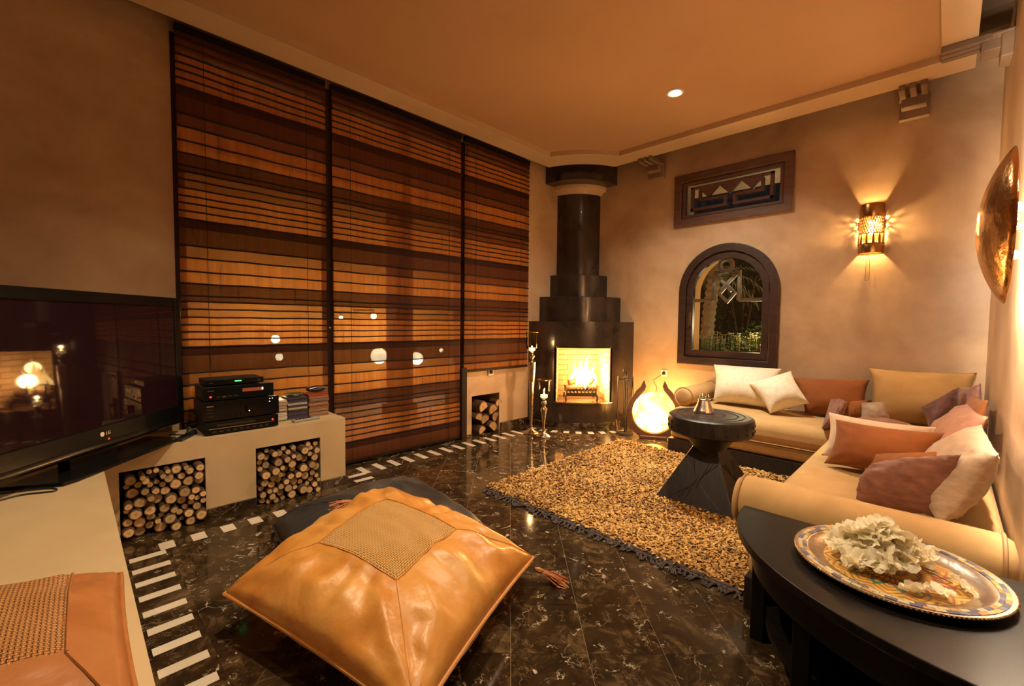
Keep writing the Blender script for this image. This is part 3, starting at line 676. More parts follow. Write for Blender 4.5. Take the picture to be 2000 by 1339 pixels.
def log_mesh(k, half=False):
    mb = MB(); n = 16; prof = []
    for i in range(n):
        a = 2*PI*i/n; q_ = 1+.06*math.sin(2*a+k)+.04*math.sin(3*a+2*k)
        x, z = q_*math.cos(a), q_*math.sin(a)
        if half: z = max(z, -.40-.25*math.sin(k)*x)
        prof.append((x, z))
    vs = [(x*.97, 0, z*.97) for x, z in prof]+[(x, .02, z) for x, z in prof]+[(x, 1, z) for x, z in prof]
    mb.add(vs, [tuple(range(n))], 1)
    mb.add(vs, [], 0); 
    fs = []
    for i in range(n):
        j = (i+1) % n; fs += [(i, n+i, n+j, j), (n+i, 2*n+i, 2*n+j, n+j)]
    mb.f += [tuple(q_+len(vs) for q_ in f) for f in fs]; mb.m += [0]*len(fs)
    return mesh('firewood_log', mb, [M['bark'], M['split_face'] if half else M['log_end']], False)
LM = [log_mesh(k*1.3) for k in range(6)]; HM = [log_mesh(k*1.1+.4, True) for k in range(5)]
def pack(x0, x1, z1, radii, seed):
    rs = random.Random(seed); out = []
    for r in radii:
        best = None
        for t in range(60):
            x = rs.uniform(x0+r, x1-r); z = r
            for (a, c, q_) in out:
                dx = abs(a-x)
                if dx < q_+r: z = max(z, c+math.sqrt((q_+r)**2-dx*dx))
            if best is None or z < best[1]: best = (x, z)
        if best[1]+r < z1: out.append((best[0], best[1], r))
    return out
def wood(rng, seed, rad, n, y0, y1, label, group, zmax, meshes, half=False):
    rs = random.Random(seed)
    for x, z, r in pack(rng[0]+.004, rng[1]-.004, zmax, [rs.uniform(*rad) for _ in range(n)], seed):
        o = bpy.data.objects.new('firewood_log', rs.choice(meshes)); COL.objects.link(o)
        y = y0+rs.uniform(-.03, .035)*(1.6 if z > .2 else 1); k = .985
        o.location = (x, y, z+.001); o.scale = (r*k, y1-y, r*k); o.rotation_euler = (0, rs.uniform(0, 6.28) if not half else rs.uniform(-1.0, 1.0), 0)
        if half:
            label = 'split log at the %s %s of the recess below the short blind' % ('bottom' if z < .12 else 'middle' if z < .24 else 'top', 'left' if x < 2.955 else 'centre' if x < 3.085 else 'right')
        tag(o, label, 'log', group)
wood(R1, 5, (.0135, .029), 120, BF-.03, 3.275, 'small round firewood log in the recess nearest the television', 'logs in the recess under the television', .352, LM)
wood(R2, 8, (.0145, .027), 120, BF-.02, 3.275, 'small round firewood log in the recess under the stereo', 'logs in the recess under the stereo', .345, LM)
wood((NX0, NX1), 21, (.045, .068), 34, W-.05, W+.38, 'thick split log in the recess below the short blind', 'split logs below the short blind', .36, HM, True)

# ================================================================== television
th = math.radians(48.5); TD = Vector((math.cos(th), math.sin(th), 0)); TN = Vector((math.sin(th), -math.cos(th), 0))
TP = Vector((.470, 3.20, 0))            # right end of the screen plane
tv = thing('television', 'large black flat television on a swivel base', 'television', tuple(TP-TD*.55+Vector((0, 0, BZ))))
LT, HT, Z0 = 1.14, .705, .562
tilt = math.radians(-.7)
def T(s, d, z):                          # s leftwards from the right end, d towards the room, z above the bezel bottom
    return TP-TD*s+TN*(d-math.sin(tilt)*z*-1)+Vector((0, 0, Z0+z))
def tbox(name, s0, s1, d0, d1, z0, z1, mat, bev=0, parent=None):
    mb = MB(); P = [T(s, d, z) for z in (z0, z1) for d in (d0, d1) for s in (s0, s1)]
    mb.add(P, [(0, 1, 3, 2), (4, 6, 7, 5), (0, 4, 5, 1), (2, 3, 7, 6), (0, 2, 6, 4), (1, 5, 7, 3)])
    bm_fix(mb); return obj(name, mb, mat, parent or tv, bev=bev)
def bm_fix(mb): pass
tbox('back_shell', .03, LT-.03, -.075, -.012, .03, HT-.02, M['black_matte'], .01)
bz = .052
tbox('bezel', 0, bz, -.02, .006, 0, HT, M['black_plastic'], .006); tbox('bezel', LT-bz, LT, -.02, .006, 0, HT, M['black_plastic'], .006)
tbox('bezel', bz, LT-bz, -.02, .006, HT-bz, HT, M['black_plastic'], .006); tbox('bezel', bz, LT-bz, -.02, .006, .0, .085, M['black_plastic'], .006)
tbox('screen', bz-.004, LT-bz+.004, -.01, 0, .08, HT-bz+.004, M['screen'])
# speaker bar curving below the bezel
mb = MB(); n = 8; prof = [(.006, .012), (.011, -.004), (.012, -.015), (.004, -.024), (-.03, -.026), (-.03, .012)]
vs = [T(s, d, z) for s in (.04, LT-.04) for d, z in prof]; m_ = len(prof)
mb.add(vs, [(i, (i+1) % m_, m_+(i+1) % m_, m_+i) for i in range(m_)]+[tuple(range(m_))[::-1], tuple(range(m_, 2*m_))]); obj('speaker_bar', mb, M['black_plastic'], tv, True, 50)
# maker's mark: round badge with letters
def text_obj(name, body, size, mat, parent, mtx, extrude=.0006):
    c = bpy.data.curves.new(name, 'FONT'); c.body = body; c.size = size; c.extrude = extrude; c.align_x = 'LEFT'; c.align_y = 'CENTER'; c.resolution_u = 3
    o = bpy.data.objects.new(name, c); COL.objects.link(o); o.matrix_world = mtx
    dg = bpy.context.evaluated_depsgraph_get(); me = bpy.data.meshes.new_from_object(o.evaluated_get(dg)); me.transform(mtx); bpy.data.objects.remove(o)
    me.materials.clear(); me.materials.append(mat)
    return link(name, me, parent)
M['badge'] = plain('silver badge print', (.75,.73,.72), .3, .6)
def tframe(s, d, z):
    o = T(s, d, z); X = TD; Y = Vector((0, 0, 1)); Zv = TN
    return Matrix(((X.x, Y.x, Zv.x, o.x), (X.y, Y.y, Zv.y, o.y), (X.z, Y.z, Zv.z, o.z), (0, 0, 0, 1)))
lm = MB(); lm.lathe([(0, .0012), (.0105, .0012), (.0115, 0)][::-1], 20); logo = obj('maker_badge', lm, M['badge'], None, True); logo.data.transform(tframe(.565, .0062, .045)); 
logo.parent = tv; logo.matrix_parent_inverse = Matrix.Translation(tv.location).inverted()
text_obj('badge_letters', 'LG', .021, M['badge'], logo, tframe(.545, .0063, .045))
for nm, (s_, z_, w_, h_) in {'L_stroke': (.0, 0, .0, 0)}.items(): pass
fm_ = MB(); fm_.lathe([(.0068, .0005), (.0082, .0005)], 18, (0, 0, .0012), -PI*1.5, 0); fm_.box((-.0008, -.004, .0012), (.0008, .005, .0017)); fm_.box((-.0008, -.004, .0012), (.004, -.0025, .0017)); fm_.box((.003, -.0008, .0012), (.0075, .0008, .0017))
fc = obj('badge_face', fm_, M['black_plastic'], None); fc.data.transform(tframe(.565, .0062, .045)); fc.parent = logo; fc.matrix_parent_inverse = Matrix.Translation(tv.location).inverted()
pl = MB(); pl.lathe([(0, .001), (.004, .001), (.005, 0)][::-1], 14); o = obj('power_lamp', pl, M['red_led'], None, True); o.data.transform(tframe(.53, .0065, .016)); o.parent = tv; o.matrix_parent_inverse = Matrix.Translation(tv.location).inverted()
# neck and base
mb = MB(); 
for s0, s1, d0, d1, z0, z1 in ((.45, .70, -.07, -.02, BZ+.01, Z0+.05),):
    P = [TP-TD*s+TN*d+Vector((0, 0, z)) for z in (z0, z1) for d in (d0, d1) for s in (s0, s1)]
    mb.add(P, [(0, 1, 3, 2), (4, 6, 7, 5), (0, 4, 5, 1), (2, 3, 7, 6), (0, 2, 6, 4), (1, 5, 7, 3)])
obj('neck', mb, M['black_plastic'], tv)
bpoly = [TP-TD*s+TN*d for s, d in ((.13, .04), (.18, .085), (.80, .095), (.85, .085), (.90, -.12), (.12, -.12))]
mb = MB(); mb.prism([(p.x, p.y) for p in bpoly][::-1], .016, 2, BZ+.0005); obj('base_plate', mb, M['black_plastic'], tv, bev=.004)

# ================================================================== stereo stack
def unit(name, label, x0, x1, z0, z1, yf, dep, feet=True):
    t = thing(name, label, 'stereo', ((x0+x1)/2, yf, z0), 'stacked black stereo units')
    f = .006 if feet else .001
    obj('case', MB().box((x0, yf+.012, z0+f), (x1, yf+dep, z1)), M['black_matte'], t, bev=.003)
    fc = obj('front_panel', MB().box((x0-.004, yf, z0+f), (x1+.004, yf+.012, z1+.001)), M['black_plastic'], t, bev=.003)
    if feet:
        for xx in (x0+.03, x1-.03):
            for yy in (yf+.04, yf+dep-.04): obj('foot', MB().lathe([(.012, 0), (.012, f)], 10, (xx, yy, z0)), M['black_matte'], t)
    return t, fc
def dot(nm, p, x, yf, z, r, m, d=.003): 
    mb = MB(); n = 12; vs = [(x+r*math.cos(2*PI*i/n), yf, z+r*math.sin(2*PI*i/n)) for i in range(n)]+[(x+.9*r*math.cos(2*PI*i/n), yf-d, z+.9*r*math.sin(2*PI*i/n)) for i in range(n)]
    mb.add(vs, [(i, (i+1) % n, n+(i+1) % n, n+i) for i in range(n)]+[tuple(range(n, 2*n))]); return obj(nm, mb, m, p)
def slot(nm, p, x0, x1, yf, z0, z1, m, d=.002): return obj(nm, MB().box((x0, yf-d, z0), (x1, yf+.001, z1)), m, p)
YF = 3.022; z = BZ
t, f = unit('disc_player', 'flat black disc player at the bottom of the stereo stack', .545, .93, z, z+.078, YF, .27)
slot('trim_line', f, .56, .91, YF, z+.036, z+.040, M['chrome']); dot('power_lamp', f, .900, YF, z+.05, .006, M['red_led']); slot('disc_tray', f, .60, .80, YF, z+.05, z+.062, M['black_matte'])
for k in range(9): slot('button', f, .575+k*.035, .597+k*.035, YF, z+.015, z+.026, M['black_matte'], .004)
z += .079
t, f = unit('amplifier', 'tall black amplifier with volume knob in the stereo stack', .535, .935, z, z+.118, YF, .27)
dot('volume_knob', f, .775, YF, z+.062, .026, M['black_plastic'], .02); dot('knob_lamp', f, .765, YF-.018, z+.048, .004, M['white_led']); dot('indicator', f, .885, YF, z+.105, .0028, M['white_led']); dot('indicator', f, .900, YF, z+.106, .0028, M['white_led']); dot('indicator', f, .884, YF, z+.088, .003, M['white_led'])
for k in range(4): slot('button', f, .552, .585, YF, z+.03+k*.02, z+.037+k*.02, M['chrome'] if k == 3 else M['black_matte'])
for k in range(5): dot('small_knob', f, .62+k*.027, YF, z+.03, .007, M['black_plastic'], .008)
z += .119
t, f = unit('tuner', 'black tuner with red display in the stereo stack', .54, .905, z, z+.085, YF, .26)
slot('display', f, .735, .85, YF, z+.045, z+.065, M['display']); slot('bright_digit', f, .84, .848, YF-.001, z+.048, z+.064, M['white_led']); dot('power_button', f, .572, YF, z+.03, .006, M['red_led'], .006)
for k in range(4): slot('button', f, .60+k*.03, .62+k*.03, YF, z+.022, z+.03, M['chrome'] if k == 1 else M['black_matte'])
slot('name_strip', f, .556, .59, YF, z+.062, z+.066, M['chrome'])
z += .086
t, f = unit('set_top_box', 'slim black set-top box on top of the stereo stack', .555, .855, z, z+.038, YF+.02, .20)
slot('display', f, .70, .735, YF+.02, z+.022, z+.028, M['green_led']); slot('logo_strip', f, .568, .59, YF+.02, z+.02, z+.024, M['chrome']); dot('dial', f, .83, YF+.02, z+.022, .010, M['black_matte'])
# ---- compact disc cases
CM = [plain('cd spine %d' % i, c, .3) for i, c in enumerate(((.50,.44,.36),(.07,.06,.06),(.36,.22,.14),(.05,.05,.10),(.32,.25,.08),(.36,.06,.04),(.26,.15,.10),(.58,.54,.50)))]
def case_mesh(m, wd):
    mb = MB(); mb.box((-wd/2, 0, 0), (wd/2, .125, .0042), 0).box((-wd/2+.003, .001, .0042), (wd/2-.003, .124, .0062), 1).box((-wd/2, 0, .0062), (wd/2, .125, .0098), 0)
    return mesh('cd_case', mb, [m, M['black_matte']])
rs = random.Random(4)
ORD = ['topmost ']+[w_+' from the top ' for w_ in 'second third fourth fifth sixth seventh eighth ninth tenth eleventh twelfth thirteenth fourteenth fifteenth sixteenth'.split()]
for si, (xc, wd, n, pal, lab) in enumerate(((.985, .085, 14, (0, 7, 2, 0), 'disc case in the stack beside the stereo'), (1.098, .125, 15, (1, 7, 3, 0, 4, 1), 'disc case in the middle stack of discs'), (1.238, .135, 16, (6, 2, 6, 5, 2), 'disc case in the reddish stack at the bench end'))):
    ms = [case_mesh(CM[i], wd) for i in pal]
    for k in range(n):
        mm = ms[-1] if (si == 2 and k in (2, 3, 4)) else rs.choice(ms[:-1])
        o = link('cd_case', mm); o.location = (xc+rs.uniform(-.004, .004), 3.145+rs.uniform(-.006, .006), BZ+.0005+k*.0101); tag(o, ORD[n-1-k]+lab, 'disc case', 'disc cases in stack %s' % ('beside stereo', 'in the middle', 'at bench end')[si])
def remote(x, y, rz, label, m, sz=BZ):
    t = thing('remote_control', label, 'remote', (x, y, sz)); t.rotation_euler.z = rz
    def p(nm, mb, mm, bv=0):
        o = bpy.data.objects.new(nm, mesh(nm, mb, mm)); COL.objects.link(o); o.parent = t
        if bv: bevel(o, bv)
    p('body', MB().box((-.09, -.022, .0005), (.09, .022, .018)), m, .005)
    for i in range(5):
        for j in range(2): p('button', MB().box((-.07+i*.022, -.014+j*.016, .018), (-.057+i*.022, -.003+j*.016, .0205)), M['black_plastic'])
remote(1.12, 3.065, .12, 'slim grey remote control in front of the disc stacks', plain('grey plastic', (.30,.28,.26), .35)); remote(.46, 3.075, 1.0, 'black remote control left of the stereo stack', M['black_matte'])
sp = MB(); sp.sphere((1.245, 3.215, BZ+.188), .07, 14, 8, sc=(1.0, .7, .33)); o = obj('black_pouch', sp, M['leather_black'], None, True); tag(o, 'soft black pouch lying on the reddish stack of discs', 'pouch')
zp = MB(); zp.tube([(1.185, 3.17, BZ+.196), (1.23, 3.166, BZ+.206), (1.30, 3.17, BZ+.198)], .003, 5); obj('zip', zp, M['chrome'], o)
tr_ = MB(); tr_.lathe([(0, .004), (.045, .005), (.06, .018), (.064, .018), (.05, 0), (0, 0)], 22, (1.09, 3.20, BZ+.155)); o = obj('glass_saucer', tr_, plain('green glass', (.10,.14,.03), .1, trans=.4), None, True); tag(o, 'small dark green saucer on the middle stack of discs', 'saucer')
# ---- cables
def cable(name, pts, r, label, m='black_matte', cat='cable'):
    P = [Vector(p) for p in pts]; out = []
    for i in range(len(P)-1):
        p0, p1, p2, p3 = P[max(i-1, 0)], P[i], P[i+1], P[min(i+2, len(P)-1)]
        for k in range(8):
            t = k/8; out.append(.5*((2*p1)+(p2-p0)*t+(2*p0-5*p1+4*p2-p3)*t*t+(3*p1-p0-3*p2+p3)*t**3))
    out.append(P[-1]); o = obj(name, MB().tube(out, r, 6), M[m] if isinstance(m, str) else m, None, True)
    if label: tag(o, label, cat)
    return o
zc = BZ+.004
cable('television_cable', [(-.30, 2.50, zc), (-.22, 2.46, zc), (-.14, 2.485, zc), (-.055, 2.455, zc), (-.06, 2.50, zc), (-.13, 2.535, zc), (-.22, 2.56, zc), (-.3, 2.53, zc)], .003, 'thin black cable looped on the bench below the television')
cable('stereo_cable', [(.40, 3.20, zc), (.47, 3.15, zc), (.49, 3.20, zc+.03), (.52, 3.18, zc), (.53, 3.24, zc)], .005, 'black cable tangle left of the stereo stack')
# ================================================================== cushions
def add_uv(me, uvs):
    l = me.uv_layers.new(name='UVMap')
    for i, lp in enumerate(me.loops): l.data[i].uv = uvs[lp.vertex_index]
class Pillow:
    """four corners (3-D, order: top-left, top-right, bottom-right, bottom-left as seen from the front) puffed to thickness tf (front) / tb (back)"""
    def __init__(s, c, tf, tb=None, pinch=.05, seed=0, wr=.006, wf=5, sag=.15, zmin=None, pw=.42, floorfn=None, nrm=None, folds=0):
        s.c = [Vector(p) for p in c]; s.tf = tf; s.tb = tb if tb is not None else tf; s.pinch = pinch; s.seed = seed; s.wr = wr; s.wf = wf; s.sag = sag; s.zmin = zmin; s.pw = pw; s.ff = floorfn; s.folds = folds
        s.n = ((s.c[1]-s.c[0]).cross(s.c[3]-s.c[0])).normalized()*-1 if nrm is None else Vector(nrm).normalized()
    def at(s, u, v, side, off=0):
        # u,v in -1..1 ; v=1 is the top edge
        pu = u*(1-s.pinch*(1-v*v)*abs(u)); pv = v*(1-s.pinch*(1-u*u)*abs(v))
        a, b_ = (pu+1)/2, (1-pv)/2
        p = s.c[0]*(1-a)*(1-b_)+s.c[1]*a*(1-b_)+s.c[2]*a*b_+s.c[3]*(1-a)*b_
        k = (max(0, 1-u*u)*max(0, 1-v*v))**s.pw*(1-s.sag*v)
        t = s.tf if side > 0 else s.tb
        q = Vector((u*s.wf+s.seed*3.1, v*s.wf*.55+s.seed*1.7, side*2+s.seed))
        e = 1-max(abs(u), abs(v)); w_ = s.wr*(mnoise.noise(q)+.6*mnoise.noise(q*2.3))*min(1, k*2.2+.15)
        # creases radiating from the corners
        cr = 0
        if s.wr > 0:
            ang = math.atan2(1-abs(v), 1-abs(u)+1e-6); rad = math.hypot(1-abs(u), 1-abs(v))
            cr = s.wr*.9*math.sin(ang*9+s.seed)*math.exp(-((rad-.35)/.25)**2)*min(1, e*6)
        if s.folds and side > 0:
            m_ = max(abs(u), abs(v)); t_ = (u if abs(v) > abs(u) else v)/max(m_, 1e-6); q_ = max(0, (m_-.42)/.58)
            sec = 0 if abs(v) > abs(u) else 3; sec += 1 if (v if abs(v) > abs(u) else u) > 0 else 0
            cr += s.folds*math.sin(t_*(9+2*sec)+sec*2+3*mnoise.noise(Vector((t_*2, q_*1.5, sec))))*math.sin(PI*min(1, q_))**1.2*(1-t_*t_)*(.4+.6*abs(mnoise.noise(Vector((t_*3, 5, sec))))*2)
        p = p+s.n*side*(t*k+off)+s.n*side*(w_+cr)*(1 if e > 0 else 0)
        if s.zmin is not None and p.z < s.zmin+off: p.z = s.zmin+off
        if s.ff:
            h_ = s.ff(p.x, p.y)
            if p.z < h_+.004: p.z = h_+.004
        return p
    def mesh(s, name, mat, n=22):
        mb = MB(); idx = {}; uv = []
        def g(t): return math.sin(t*PI/2)*.45+t*.55
        for side in (1, -1):
            for i in range(n+1):
                for j in range(n+1):
                    u, v = g(-1+2*i/n), g(-1+2*j/n); edge = i in (0, n) or j in (0, n)
                    if side < 0 and edge: idx[(side, i, j)] = idx[(1, i, j)]; continue
                    idx[(side, i, j)] = len(mb.v); mb.v.append(tuple(s.at(u, v, side))); uv.append(((u+1)/2, (v+1)/2))
            for i in range(n):
                for j in range(n):
                    q = [idx[(side, i, j)], idx[(side, i+1, j)], idx[(side, i+1, j+1)], idx[(side, i, j+1)]]
                    mb.f.append(tuple(q if side < 0 else q[::-1])); mb.m.append(0)
        me = mesh(name, mb, mat, True, None); add_uv(me, uv); return me
    def border(s, n=20):
        P = []
        for k in range(4):
            for i in range(n):
                t = -1+2*i/n
                u, v = ((t, 1), (1, -t), (-t, -1), (-1, t))[k]; P.append(s.at(u, v, 1))
        return P
    def patch(s, name, mat, u0, u1, v0, v1, off, n=16):
        mb = MB(); uv = []
        for i in range(n+1):
            for j in range(n+1):
                u, v = u0+(u1-u0)*i/n, v0+(v1-v0)*j/n; o_ = off if (0 < i < n and 0 < j < n) else -.001
                mb.v.append(tuple(s.at(u, v, 1, o_))); uv.append((i/n, j/n))
        for i in range(n):
            for j in range(n):
                a = i*(n+1)+j; mb.f.append((a, a+1, a+n+2, a+n+1)); mb.m.append(0)
        me = mesh(name, mb, mat, True, None); add_uv(me, uv); return me
def cushion(label, c, t, mat, piping=None, cat='cushion', name='cushion', group='sofa cushions', pr=.004, n=22, **k):
    k.setdefault('pinch', .10); k['wr'] = k.get('wr', .006)*1.05; k.setdefault('pw', .5); p = Pillow(c, t*1.75, t*1.3, **k); o = link(name, p.mesh(name, M[mat], n)); tag(o, label, cat, group)
    if piping: obj('piping', MB().tube(p.border(), pr, 6, True), M[piping], o, True)
    return p, o
# ---- big floor cushions
blk = Pillow([(.74, 2.52, .05), (1.62, 2.58, .05), (1.53, 1.66, .05), (.60, 1.62, .05)], .17, .045, pinch=.02, seed=2, wr=.012, zmin=.003, pw=.36, sag=0, nrm=(0, 0, 1))
o = link('floor_cushion', blk.mesh('floor_cushion', M['leather_black'], 26)); tag(o, 'black leather floor cushion lying under the tan one', 'cushion', 'leather floor cushions')
obj('piping', MB().tube(blk.border(), .005, 6, True), M['leather_black'], o, True)
for sgn in ((-1, 1), (1, 1), (1, -1), (-1, -1)): obj('seam', MB().tube([blk.at(sgn[0]*k/12, sgn[1]*k/12, 1, -.001) for k in range(4, 12)], .0028, 5), M['leather_black'], o, True)
def blk_h(x, y):
    # height of the black cushion under the tan one
    u, v = (x-1.10)/.46, (y-2.09)/.45
    if abs(u) >= 1 or abs(v) >= 1: return 0
    return .05+.17*((1-u*u)*(1-v*v))**.36
tan = Pillow([(.375, 1.83, .15), (1.14, 2.045, .27), (1.405, 1.245, .12), (.60, .925, .12)], .19, .12, pinch=.035, seed=5, wr=.014, wf=3.8, folds=.022, zmin=.004, pw=.40, sag=0, floorfn=lambda x, y: blk_h(x, y)+.004 if blk_h(x, y) > .03 else .0)
o = link('floor_cushion', tan.mesh('floor_cushion', M['leather_tan'], 56)); tag(o, 'large tan leather floor cushion with woven centre and tassels', 'cushion', 'leather floor cushions')
obj('piping', MB().tube(tan.border(26), .0075, 8, True), noisy('tan leather piping', (.52,.22,.05), (.62,.30,.08), 8, .4, .05), o, True)
PU = .44
pa = link('woven_panel', tan.patch('woven_panel', M['woven_tan'], -PU, PU, -PU, PU, .0035, 24), o)
for sgn in ((-1, 1), (1, 1), (1, -1), (-1, -1)):
    obj('seam', MB().tube([tan.at(sgn[0]*(PU+(.985-PU)*k/16), sgn[1]*(PU+(.985-PU)*k/16), 1, .0005) for k in range(17)], .0028, 5), M['leather_tan'], o, True)
obj('panel_edge', MB().tube([tan.at(PU*a, PU*b_, 1, .002) for k in range(4) for (a, b_) in [((-1+2*i/10, 1), (1, 1-2*i/10), (1-2*i/10, -1), (-1, -1+2*i/10))[k] for i in range(10)]], .0022, 5, True), M['leather_tan'], o, True)
def tassel(parent, base, direction, L, n=34, zmin=.003, seed=1):
    rs = random.Random(seed); d = Vector(direction).normalized(); b0 = Vector(base); x_ = d.cross(Vector((0, 0, 1))).normalized()
    kn = MB(); kn.tube([b0-d*.01, b0+d*.012, b0+d*.03], [.006, .013, .010], 8); tk = obj('tassel', kn, M['tassel'], parent, True)
    mb = MB()
    for i in range(n):
        a = rs.uniform(-.42, .42); e = rs.uniform(-.3, .12); l = L*rs.uniform(.75, 1.05); dd = (d+x_*a+Vector((0, 0, e))).normalized()
        P = [b0+d*.02+x_*a*.02]
        for k in range(1, 5):
            q = b0+d*.02+dd*l*k/4+Vector((0, 0, -.03*(k/4)**2))+x_*.006*math.sin(k*2+i); q.z = max(q.z, zmin+.002*(i % 3)); P.append(q)
        mb.tube(P, .0026, 4)
    f = obj('tassel_strands', mb, M['tassel'], tk); f['kind'] = 'stuff'
R_ = Vector((1.405, 1.245, .10)); tassel(o, R_+Vector((.01, -.01, -.03)), (.75, -.62, -.35), .13)
tassel(o, (.985, 2.02, .262), (-.75, .42, .1), .12, seed=4, zmin=.235)
# ---- brown leather cushion on the bench
brn = Pillow([(-.56, 1.62, .515), (.078, 1.455, .505), (.070, .82, .505), (-.58, .86, .515)], .085, .03, pinch=.03, seed=9, wr=.006, zmin=BZ+.002, pw=.34, sag=0, nrm=(0, 0, 1))
o = link('bench_cushion', brn.mesh('bench_cushion', M['leather_brown'], 30)); tag(o, 'brown leather cushion with woven panel lying on the plaster bench', 'cushion')
obj('piping', MB().tube(brn.border(24), .006, 8, True), M['leather_brown'], o, True)
link('woven_panel', brn.patch('woven_panel', M['woven_brown'], -.60, .74, -.28, .84, .003, 24), o)
obj('panel_edge', MB().tube([brn.at(.74, .84-1.12*k/20, 1, .002) for k in range(21)], .003, 5), M['leather_brown'], o, True)
obj('seam', MB().tube([brn.at(.74+.24*k/14, -.28-.68*k/14, 1, .001) for k in range(15)], .003, 5), M['leather_brown'], o, True)

# ================================================================== sofas
M['sofa_wood'] = M['ebony']
def soft_box(name, a, b_, r, mat, parent, seg=4, wr=.0):
    o = obj(name, MB().box(a, b_), mat, parent); m = bevel(o, r, seg); o.modifiers['bevel'].segments = seg
    for p in o.data.polygons: p.use_smooth = True
    o.data.set_sharp_from_angle(angle=math.radians(80)); return o
SZ = .415; S1X, S1Y1 = 3.745, 1.735; S2Y, S2X0 = .555, 1.90
s1 = thing('sofa', 'tan suede low sofa section along the window wall', 'sofa', (4.1, 1.0, 0), 'low corner sofa sections')
obj('plinth', MB().box((S1X, -.19, 0), (4.48, S1Y1, .135)), M['sofa_wood'], s1, bev=.004)
soft_box('base_cushion', (S1X+.015, S2Y-.02, .136), (4.48, S1Y1-.01, .225), .03, M['suede'], s1)
soft_box('seat_cushion', (S1X-.012, -.19, .226), (4.48, S1Y1-.005, SZ), .075, M['suede'], s1, 6)
obj('seam_piping', MB().tube([(S1X-.013, S2Y, .245), (S1X-.013, S1Y1-.08, .245)], .005, 6), M['piping_tan'], s1)
s2 = thing('sofa', 'tan suede low sofa section along the right wall', 'sofa', (2.8, .2, 0), 'low corner sofa sections')
obj('plinth', MB().box((S2X0, -.19, 0), (S1X-.02, S2Y-.01, .135)), M['sofa_wood'], s2, bev=.004)
soft_box('base_cushion', (S2X0+.01, -.19, .136), (S1X-.02, S2Y-.015, .225), .03, M['suede'], s2)
soft_box('seat_cushion', (S2X0+.225, -.19, .226), (S1X-.018, S2Y, SZ-.005), .075, M['suede'], s2, 6)
soft_box('arm_base', (S2X0+.012, -.19, .226), (S2X0+.222, S2Y-.01, .298), .02, M['suede'], s2, 3)
def bolster(label, p0, p1, r, mat, flat=.9, endr=.72):
    P0, P1 = Vector(p0), Vector(p1); d = (P1-P0).normalized(); L = (P1-P0).length; mb = MB()
    pts = []; rad = []
    for t, q in ((-.035, endr*.45), (-.03, endr*.8), (-.012, .97), (0, 1), (.3, 1.0), (.5, 1.015), (.7, 1.0), (1, 1)): pass
    prof = [(-.03, .01), (-.03, .55), (-.022, .85), (0, .97), (.012, 1)]
    for t, q in prof: pts.append(P0+d*t); rad.append(r*q)
    for k in range(1, 8): pts.append(P0+d*(L*k/8)); rad.append(r*(1+.015*math.sin(k)))
    for t, q in prof[::-1]: pts.append(P1-d*t); rad.append(r*q)
    mb.tube(pts, rad, 28); o = obj('bolster', mb, M[mat], None, True, 70); tag(o, label, 'bolster', 'sofa bolsters')
    for c in (P0, P1):
        x = d.cross(Vector((0, 0, 1))).normalized(); y = x.cross(d)
        obj('piping', MB().tube([c+(x*math.cos(2*PI*k/28)+y*math.sin(2*PI*k/28))*r*1.0 for k in range(28)], .006, 6, True), M['piping_tan'], o, True)
        cl = MB()
    return o
bolster('long tan suede bolster across the near end of the sofa', (2.02, .59, .402), (2.02, -.150, .402), .104, 'suede')
bolster('pale tan bolster at the far end of the sofa beside the round lamp', (3.86, 1.655, SZ+.082), (4.47, 1.655, SZ+.082), .082, 'suede')
# ---- scatter cushions against the window wall   (corners: top-left, top-right, bottom-right, bottom-left)
cushion('large white chenille cushion leaning on the wall beside the bolster', [(4.40,1.600,.760),(4.40,1.02,.765),(4.18,1.00,.435),(4.18,1.52,.435)], .085, 'fluffy', None, seed=1, wr=.004)
cushion('smaller white chenille cushion tilted in front of the large white one', [(4.13,1.205,.640),(4.28,.925,.765),(4.12,.755,.530),(4.00,1.00,.425)], .07, 'fluffy', None, seed=2, wr=.004)
cushion('wide rust suede cushion between the white and tan cushions', [(4.42,.95,.69),(4.42,.42,.725),(4.22,.40,.435),(4.22,.80,.430)], .07, 'rust', None, seed=3, wr=.006)
cushion('large tan cotton cushion with piping standing in the sofa corner', [(4.42,.432,.820),(4.42,-.155,.830),(4.25,-.15,.435),(4.25,.40,.435)], .085, 'tan', 'piping_tan', seed=4, wr=.006)
cushion('small crumpled mauve velvet cushion standing upright on the seat edge', [(3.98,.600,.600),(4.03,.505,.575),(3.80,.520,.43),(3.70,.600,.43)], .06, 'mauve', None, seed=6, wr=.012)
cushion('small rust cushion peeping out between mauve and pale cushions', [(4.22,.52,.56),(4.20,.40,.595),(4.12,.38,.43),(4.12,.50,.43)], .045, 'rust', None, seed=7)
cushion('small pale greige velvet cushion in front of the tan one', [(4.05,.425,.590),(4.08,.300,.610),(3.98,.225,.435),(3.95,.425,.435)], .06, 'greige', None, seed=8, wr=.008)
cushion('long mauve velvet cushion lying flat behind the rust cushion', [(3.60,.43,.53),(3.45,.02,.53),(3.25,.03,.48),(3.35,.44,.48)], .055, 'mauve', None, seed=9, wr=.008, zmin=SZ+.002)
cushion('dark mauve velvet cushion leaning against the tan corner cushion', [(4.00,.105,.610),(4.12,-.070,.755),(4.05,-.085,.58),(3.86,.055,.435)], .06, 'mauve_dark', None, seed=10, wr=.008)
cushion('mauve velvet cushion leaning in the corner of the two walls', [(4.30,-.07,.735),(4.12,-.165,.790),(4.00,-.165,.45),(4.20,-.06,.44)], .035, 'mauve', None, seed=12, wr=.006)
